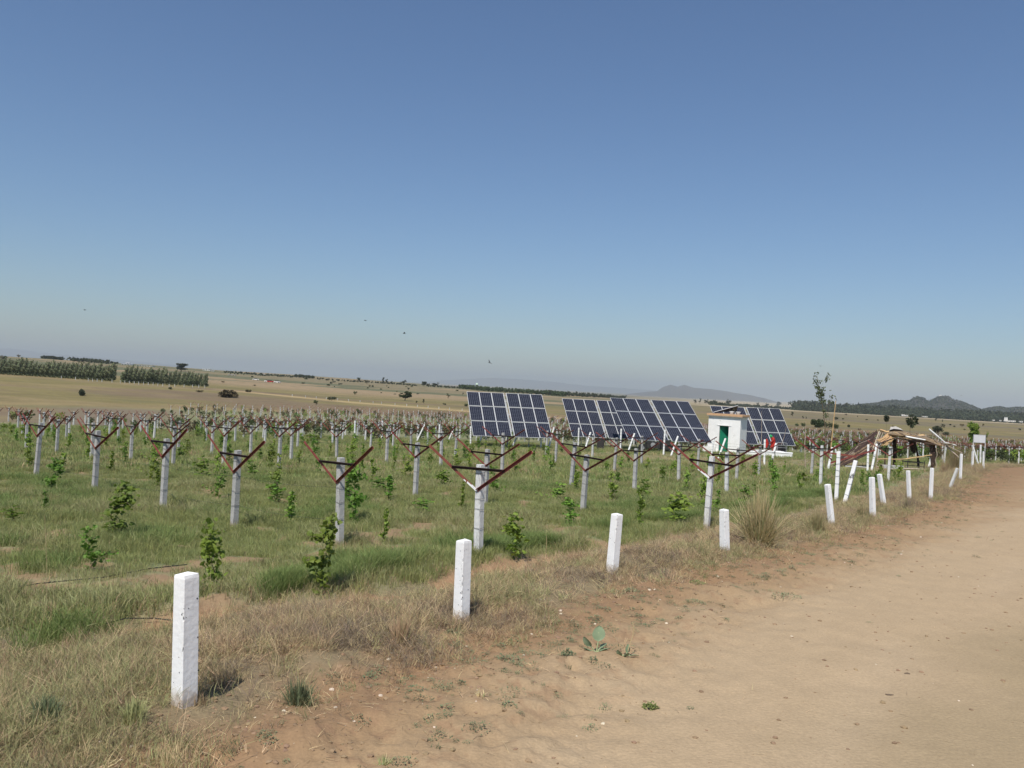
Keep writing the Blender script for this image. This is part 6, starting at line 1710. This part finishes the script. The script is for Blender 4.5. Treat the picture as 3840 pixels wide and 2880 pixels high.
for k, (x0, y0, x1, y1, lb) in enumerate([(3484, 1609, 3545, 1660, 'long white pole slanting down behind the shelter corner post'), (3545, 1668, 3610, 1700, 'bare branch slanting right from the corner post towards the road'), (3540, 1659, 3586, 1670, 'pale horizontal pole tied across the corner post'), (3548, 1672, 3596, 1716, 'second bare branch slanting right below the first'), (3540, 1664, 3575, 1664, 'short pale stick across the corner post')]):
    A_, B_ = at_depth(x0, y0, 60), at_depth(x1, y1, 59)
    m = MB(); m.tube([A_, A_.lerp(B_, .5), B_], [.055 if k != 1 else .035] * 2 + [.03], 7); tag(m.build('slanting_pole', M['white_dirty' if k in (0, 2) else 'pole']), lb, 'pole')
# fallen red V frames
FR = [((3025, 1640), (3120, 1728), 41.5), ((3088, 1697), (3212, 1717), 41.0), ((3115, 1738), (3282, 1690), 40.6), ((3145, 1704), (3208, 1715), 41.6), ((3030, 1643), (3105, 1712), 43), ((3253, 1654), (3335, 1712), 41), ((3100, 1700), (3150, 1668), 42)]
DL = ['longest', 'short flat', 'lowest', 'second flat', 'hindmost', 'rightmost', 'shortest']
for k, (a, b_, d) in enumerate(FR):
    if k == 5: continue
    A_, B_ = at_depth(*a, d), at_depth(*b_, d - .4)
    m = MB(); m.bar(A_, B_, .075, .008); m.bar(A_ + Vector((0, .03, .035)), B_ + Vector((0, .03, .035)), .008, .07)
    tag(m.build('fallen_iron', M['red']), '%s red iron bar of the fallen V frames by the tall white post' % DL[k], 'iron bar')

# ------------------------------------------------------------------ sign board
p = at_depth(3669, 1712, 66); p.z = sz(p.x, p.y)
sb = empty('sign_board', p, .02, 'blank pale grey sign board on two thin legs beside the leafy tree', 'sign')
zt, zb = at_depth(3669, 1631, 66).z - p.z, at_depth(3669, 1659, 66).z - p.z; hw = .47
m = MB(); m.box((-hw, -.012, zb), (hw, .012, zt)); m.build('board', M['signboard'], sb)
m = MB()
for x in (-hw - .02, hw + .02): m.box((x - .022, -.022, zb - .02), (x + .022, .022, zt + .03))
m.box((-hw, -.02, zt), (hw, .02, zt + .03)); m.box((-hw, -.02, zb - .03), (hw, .02, zb)); m.build('frame', M['steel'], sb)
for x in (-hw - .02, hw + .02): m = MB(); m.box((x - .02, -.02, -.3), (x + .02, .02, zb - .02)); m.build('leg', M['white_dirty'], sb)
T('leafy_tree', 3652, 1694, 112, 52, 'tall', 'leaf', 'leafy green young tree behind the left edge of the sign board', leaves=900, var=1)
T('small_tree', 3696, 1690, 72, 16, 'tall', 'leaf', 'slim young tree right behind the sign board, just its tip showing', leaves=260, var=2)

# ------------------------------------------------------------------ saplings and bamboo
def sapling(px, py, d, top, branches, leafn, ls, lb, mk='leaf_tree', seed=0, rad=.03):
    p = at_depth(px, py, d); p.z = sz(p.x, p.y)
    o = empty('sapling', p, 0, lb, 'tree'); r = random.Random(seed); rg = np.random.default_rng(seed)
    m = MB(); tp = [at_depth(x, y, d) - p for x, y in top]; tp[0] = Vector((0, 0, -.05))
    m.tube(tp, [rad * (1 - .8 * i / (len(tp) - 1)) for i in range(len(tp))], 6)
    bl = []
    for br_ in branches:
        q_ = [at_depth(x, y, d) - p + Vector((0, r.uniform(-.2, .2), 0)) for x, y in br_[0]]; m.tube(q_, [rad * .45] + [rad * .25] * (len(q_) - 1), 5)
    m.build('trunk', M['bark'], o)
    for x, y, w in leafn:
        c_ = at_depth(x, y, d) - p; bl.append((c_.x, c_.y, c_.z, pxsize(w, d) * 1.25, pxsize(w, d) * 1.25))
    V, Fc = leaf_cloud(bl, len(bl) * 17, ls, rg); link('foliage', np_mesh('foliage', V, Fc, M[mk]), o)
    return o
sapling(3100, 1700, 60, [(3100, 1700), (3094, 1600), (3087, 1540), (3075, 1470), (3066, 1420), (3062, 1400)],
        [([(3094, 1600), (3098, 1560), (3108, 1520), (3115, 1490)],), ([(3087, 1530), (3110, 1510), (3128, 1490)],), ([(3075, 1470), (3090, 1430), (3110, 1408)],), ([(3100, 1650), (3105, 1600), (3110, 1560)],)],
        [(3062, 1400, 6), (3060, 1412, 8), (3058, 1425, 9), (3060, 1440, 10), (3072, 1430, 8), (3066, 1455, 10), (3075, 1468, 12), (3088, 1462, 10), (3070, 1480, 11), (3082, 1485, 12), (3072, 1500, 9), (3088, 1505, 9), (3100, 1420, 7), (3106, 1408, 7), (3096, 1430, 7), (3110, 1420, 5), (3115, 1490, 7), (3125, 1487, 6), (3112, 1505, 8), (3122, 1510, 6), (3112, 1465, 3), (3090, 1540, 7), (3098, 1555, 9), (3090, 1570, 4), (3112, 1545, 4)],
        .085, 'tall leafy sapling rising above the horizon beside the bamboo pole', 'leaf_sap', seed=4)
A_, B_ = at_depth(3112, 1668, 58), at_depth(3134, 1503, 58); A_.z = sz(A_.x, A_.y)
bb = empty('bamboo_pole', A_, 0, 'tall orange bamboo pole leaning right beside the sapling, a bird on its tip', 'pole')
B_ = B_ - A_
m = MB(); n = 15
for i in range(n):
    a, b_ = Vector((0, 0, -.1)).lerp(B_, i / n), Vector((0, 0, -.1)).lerp(B_, (i + 1) / n); rd = .048 * (1 - .5 * i / n)
    m.tube([a, a.lerp(b_, .08), a.lerp(b_, .92), b_], [rd * 1.18, rd, rd, rd * 1.18], 8, cap=i in (0, n - 1))
m.build('cane', M['bamboo'], bb)
sapling(3408, 1700, 75, [(3408, 1700), (3411, 1640), (3413, 1600), (3414, 1560)], [([(3411, 1600), (3425, 1590), (3436, 1588)],), ([(3412, 1595), (3402, 1586), (3396, 1588)],)],
        [(3412, 1560, 4), (3420, 1556, 4), (3405, 1575, 6), (3425, 1572, 8), (3435, 1570, 6), (3410, 1584, 8), (3398, 1588, 4), (3425, 1586, 8), (3436, 1584, 5), (3418, 1596, 7), (3405, 1590, 5)], .14, 'small sapling with drooping dark leaves showing above the shelter roof', 'leaf_dark', 5)
sapling(3326, 1700, 80, [(3326, 1700), (3325, 1640), (3324, 1570)], [], [(3322, 1562, 5), (3330, 1566, 4), (3322, 1572, 6), (3328, 1576, 4)], .14, 'slim sapling with a few grey green leaves above the left part of the shelter roof', 'leaf_dark', 6, .015)

# ------------------------------------------------------------------ birds
def bird(px, py, d, s, flap, yaw, lb, perched=False, roll=0.0):
    if not perched: s *= .42
    p = at_depth(px, py, d); o = empty('bird', p, yaw, lb, 'bird'); o.rotation_euler = (roll, -1.05 if perched else 0, yaw)
    m = MB(); m.tube([(-.22, 0, .0), (-.16, 0, 0), (0, 0, 0), (.12, 0, .01), (.17, 0, .03), (.21, 0, .035), (.245, 0, .03)], [.02, .04, .062, .05, .034, .03, .006], 8); b_ = m.build('body', M['bird'], o, smooth=True)
    m = MB(); m.add([(-.2, -.02, 0), (-.2, .02, 0), (-.38, .06, -.01), (-.38, -.06, -.01), (-.2, -.02, .012), (-.2, .02, .012), (-.38, .06, .0), (-.38, -.06, .0)], [(0, 1, 2, 3), (7, 6, 5, 4), (2, 6, 7, 3), (0, 4, 5, 1)]); m.build('tail', M['bird'], o)
    for sg in (-1, 1):
        m = MB()
        if perched: m.tube([(.08, sg * .05, .02), (-.08, sg * .055, 0), (-.24, sg * .03, -.01)], [.03, .03, .008], 6)
        else:
            a = [(.08, 0, .02), (.11, .22, .02 + flap * .22), (.0, .5, .02 + flap * .4), (-.12, .22, .02 + flap * .2), (-.1, 0, .02)]
            a = [(x, sg * (y + .03), z) for x, y, z in a]; m.add(a + [(x, y, z + .012) for x, y, z in a], [(0, 1, 2, 3, 4), (9, 8, 7, 6, 5)] + [(i, (i + 1) % 5, 5 + (i + 1) % 5, 5 + i) for i in range(5)])
        m.build('wing', M['bird'], o)
    for c_ in o.children: c_.scale = (s, s, s)
    if s != 1:
        pass
bird(318, 1162, 60, .9, .1, .3, 'distant bird with flat wings, leftmost in the sky')
bird(1370, 1202, 55, .9, .05, 2.9, 'bird gliding in the sky, left one of the middle pair')
bird(1516, 1250, 55, 1.0, .35, .2, 'bird with raised wings in the sky, right one of the middle pair')
bird(1836, 1360, 50, .9, .5, 1.0, 'bird diving with steep wings above the leftmost solar array', roll=.8)
bird(3076, 1373, 52, .8, .5, 1.2, 'bird flying just above the tall sapling', roll=.3)
bird(3605, 1484, 90, .7, .2, .5, 'tiny bird flying right of the highest hilltop')
bird(3135, 1496, 58, .42, 0, 2.4, 'small dark bird perched on the tip of the bamboo pole', True)

# ------------------------------------------------------------------ foreground plants and heaps
# wide round leaved weed on the shoulder
p = ground_at(2236, 2452); p.z = sz(p.x, p.y)
wd = empty('broadleaf_weed', p, 0, 'grey green broad leaved weed with one big upright leaf on the bare shoulder', 'weed')
def big_leaf(c_, up, side, L_, W_, stem0):
    up, side = Vector(up).normalized(), Vector(side).normalized(); nn = side.cross(up).normalized(); m = MB(); n = 12
    c_ = Vector(c_); rows = []
    for i in range(n + 1):
        f = i / n; w = W_ * (math.sin(math.pi * f ** .85) ** .7) * (1.0 if 0 < f < 1 else 0) + .001
        for s_ in (-1, -.5, 0, .5, 1):
            m.v.append(tuple(c_ + up * (f * L_) + side * (s_ * w) + nn * (.10 * W_ * s_ * s_ * 2 + .02 * math.sin(f * 9 + s_ * 3) * W_ * 2 - .25 * L_ * (f - .4) ** 2)))
    for i in range(n):
        for j in range(4): a = i * 5 + j; m.f.append((a, a + 1, a + 6, a + 5)); m.m.append(0)
    lf = m.build('leaf', M['calo'], wd, smooth=True)
    v = MB(); pt = lambda f, s_: c_ + up * (f * L_) + side * (s_ * W_ * (math.sin(math.pi * min(max(f, .02), .98) ** .85) ** .7)) + nn * (.10 * W_ * s_ * s_ * 2 - .25 * L_ * (f - .4) ** 2 - .003)
    v.tube([pt(f, 0) for f in (0, .25, .5, .75, .95)], [.0032, .003, .0022, .0016, .001], 4)
    for f in (.12, .26, .40, .54, .68):
        for s_ in (-1, 1): v.tube([pt(f, 0), pt(f + .10, s_ * .45), pt(f + .17, s_ * .85)], [.002, .0014, .0008], 4)
    v.build('leaf_vein', M['vein'], lf)
    st = MB(); st.tube([Vector(stem0), Vector(stem0).lerp(c_, .6) + Vector((0, 0, .005)), c_], [.009, .008, .006], 6); st.build('stem', M['vein'], wd)
k = pxsize(1, p.y)
big_leaf((k * 4, 0, k * 42), (.06, .25, 1), (1, 0, 0), k * 58, k * 24, (0, 0, 0))
big_leaf((k * -22, -.01, k * 22), (-.75, .0, .9), (.55, -.5, .3), k * 46, k * 15, (-.01, 0, 0))
big_leaf((k * -10, -.03, k * 6), (-1, -.2, .35), (.2, -.9, .3), k * 44, k * 14, (0, 0, 0))
big_leaf((k * 8, -.02, k * 6), (1, .1, .42), (.1, -.9, .2), k * 40, k * 14, (0, 0, 0))
big_leaf((k * -4, -.05, k * 3), (-.1, -1, .25), (1, 0, 0), k * 30, k * 17, (0, 0, 0))
big_leaf((k * 14, .02, k * 14), (.8, .5, .6), (.5, -.8, .1), k * 34, k * 11, (0, 0, 0))
p = ground_at(2345, 2468); p.z = sz(p.x, p.y)
wd = empty('dry_weed', p, 0, 'low weed with tall bent dry stalks just right of the broad leaved weed', 'weed')
big_leaf((k * -18, -.02, k * 3), (-.5, -.3, .75), (.8, -.4, .1), k * 28, k * 10, (0, 0, 0))
big_leaf((k * -4, -.03, k * 2), (.3, -.6, .7), (.9, .2, .1), k * 26, k * 10, (0, 0, 0))
big_leaf((k * 6, .02, k * 10), (.1, .1, 1), (.9, .2, .1), k * 32, k * 9, (0, 0, 0))
big_leaf((k * 16, .0, k * 3), (1, -.1, .15), (.1, -.9, .2), k * 34, k * 8, (0, 0, 0))
for q_ in ([(-28, 6), (-30, 30), (-38, 58), (-48, 74)], [(8, 20), (14, 44), (23, 78), (25, 104), (20, 124)], [(-2, 14), (-6, 40), (4, 66)], [(-6, 20), (-7, 48), (-4, 66)]):
    m = MB(); m.tube([(x * k, 0, y * k) for x, y in q_], .0055, 5); m.build('dry_stalk', M['straw'], wd)

# big straw coloured clump
def clump(px, py, hpx, wpx, n, lb, mk, name='grass_clump', lean=1.0, seed=0, w=.008, arch=.5):
    p = ground_at(px, py); p.z = sz(p.x, p.y); h = pxsize(hpx, p.y); ww = pxsize(wpx, p.y) / 2
    r = random.Random(seed); o = empty(name, p, 0, lb, 'grass clump')
    m = MB()
    for i in range(n):
        a = r.uniform(0, 6.283); q0 = Vector((r.gauss(0, ww * .2), r.gauss(0, ww * .2), -.03)); L_ = h * r.uniform(.5, 1.12)
        out = min(abs(r.gauss(0, .55)), 1.25) * lean; dr = Vector((math.cos(a), math.sin(a), 0)); up = math.cos(min(out, 1.35)); o_ = math.sin(min(out, 1.35))
        pts_ = [q0 + dr * (o_ * L_ * f) + Vector((0, 0, up * L_ * f - arch * L_ * f * f * o_ * .6)) for f in (0, .35, .7, 1)]
        sd_ = Vector((-dr.y, dr.x, 0)) * w / 2; sd_ = sd_ if r.random() < .5 else Vector((w / 2, 0, 0))
        b_ = len(m.v)
        for j, q_ in enumerate(pts_): kk = (1, .9, .6, .12)[j]; m.v += [tuple(q_ - sd_ * kk), tuple(q_ + sd_ * kk)]
        for j in range(3): c_ = b_ + 2 * j; m.f.append((c_, c_ + 1, c_ + 3, c_ + 2)); m.m.append(0 if i % 5 else 1)
    m.m = [v for v in m.m]
    m.build('grass_blades', [M[mk], M['grass_mix']], o); o.children[-1]['kind'] = 'stuff'
    return o
clump(2842, 2058, 225, 165, 760, 'big straw coloured grass clump right of the square white roadside post', 'straw', seed=1, w=.016, lean=1.0)
clump(3060, 2005, 105, 90, 420, 'smaller straw and green clump left of the left leaning roadside post', 'grass_dry', seed=2)
clump(3225, 1950, 62, 60, 260, 'dead grass bundle left of the upright roadside post', 'grass_dry', seed=3, lean=1.5)
clump(3400, 1918, 60, 110, 420, 'dark heap of dug up dead grass below the roadside post before the shelter', 'grass_grey', seed=4, lean=2.0, name='dead_grass_heap')
clump(3580, 1765, 130, 120, 700, 'tall brown grass clump behind the grey broken post', 'grass_dry', seed=5)
clump(3640, 1740, 85, 90, 400, 'tall brown grass clump left of the sign board posts', 'grass_dry', seed=6)
clump(3540, 1770, 70, 70, 260, 'brown grass round the foot of the shelter corner post', 'grass_dry', seed=16)
clump(620, 2850, 90, 330, 700, 'flattened pale straw heap at the bottom left', 'straw', seed=7, lean=3.0, name='straw_heap', w=.006)
clump(500, 2760, 110, 120, 350, 'green and straw tussock left of the nearest white post', 'grass_mix', seed=8, lean=1.2)
clump(740, 2680, 60, 130, 260, 'dry tussock at the foot of the nearest white post', 'grass_dry', seed=9, lean=1.3, w=.005)
clump(1440, 2865, 62, 70, 60, 'small yellow green tuft at the bottom of the picture', 'grass_mix', seed=10, lean=1.1, w=.007)
clump(1500, 2440, 130, 110, 260, 'upright straw coloured tuft left of the second roadside post', 'grass_dry', seed=11, w=.006, lean=.6)
clump(1120, 2640, 120, 140, 300, 'grey green thistly tussock at the verge edge between the two nearest posts', 'weed', seed=12, w=.009, lean=.9)
clump(170, 2770, 130, 130, 340, 'grey green weed clump at the lower left corner', 'weed', seed=13, w=.010, lean=.8)
clump(345, 2470, 60, 70, 60, 'small yellow grass tuft on the bare soil at left', 'grass_mix', seed=14, w=.006)
clump(1800, 2620, 45, 70, 45, 'dry maize stubble lying on the shoulder in the lower middle', 'straw', seed=15, w=.010, lean=2.2, name='dry_stubble')
for k_, (px, py, s_, lb) in enumerate([(2614, 2195, 34, 'round green weed on the shoulder below the square roadside post'), (2365, 2225, 34, 'long low weed at the foot of the third roadside post'), (2946, 2245, 60, 'flat grey green weed patch on the sandy road edge, right of the middle'), (2440, 2640, 32, 'small green weed on the sand below the broad leaved weed'), (2130, 2466, 30, 'tiny creeping weed left of the broad leaved weed')]):
    p = ground_at(px, py); p.z = sz(p.x, p.y)
    src = sprawl('weed_mat', 170, pxsize(s_, p.y), .022, 'weed' if k_ not in (0, 3) else 'grass_tall', 500 + k_)
    COL.objects.link(src); src.location = p; src.scale = (1, 1, 1.3); src.name = 'creeping_weed'; tag(src, lb, 'weed')
# bent dry stalks standing in the verge
for k_, (q_, lb) in enumerate([([(170, 2640), (240, 2560), (285, 2460), (305, 2380), (330, 2345), (370, 2335)], 'long arching pale green stalk left of the nearest white post'), ([(115, 2440), (150, 2370), (172, 2290), (178, 2180), (172, 2020), (168, 1930)], 'very thin tall straw rising at the far left of the grass'),
        ([(1180, 2680), (1165, 2600), (1155, 2520)], 'bare forked twig at the verge edge, left branch'), ([(2043, 2120), (2046, 2080), (2050, 2030), (2048, 1995)], 'upright dry stalk left of the third roadside post')]):
    B_ = ground_at(*q_[0]); B_.z = sz(B_.x, B_.y); pts_ = [B_] + [at_depth(x, y, B_.y) for x, y in q_[1:]]
    m = MB(); m.tube(pts_, [.0035 if k_ != 1 else .0016] * (len(pts_) - 1) + [.001], 5); tag(m.build('dry_stalk', M['straw'] if k_ else M['grass_mix']), lb, 'stalk')
# small dark dung lumps and twigs on the road
for px, py, lb in [(3402, 2518, 'larger dark lump lying on the sandy road at right'), (3334, 2594, 'smaller dark lump lying on the sandy road below the larger one')]:
    p = ground_at(px, py); p.z = sz(p.x, p.y); c_ = clod('dung_lump', 'bark', 600 + px); COL.objects.link(c_); c_.location = p; c_.scale = (.045, .03, .02); c_.name = 'dark_lump'; tag(c_, lb, 'clod')

# ------------------------------------------------------------------ haze
hz = bpy.data.materials.new('haze_air'); hz.use_nodes = True
nt = hz.node_tree; nt.nodes.remove(nt.nodes['Principled BSDF'])
pv = nt.nodes.new('ShaderNodeVolumePrincipled'); pv.inputs['Density'].default_value = HAZE
pv.inputs['Color'].default_value = HAZE_COL; pv.inputs['Anisotropy'].default_value = 0.0
nt.links.new(pv.outputs[0], nt.nodes['Material Output'].inputs['Volume'])
m = MB(); m.box((-26000, -26000, -115), (26000, 26000, 330)); tag(m.build('haze', hz), kind='stuff')
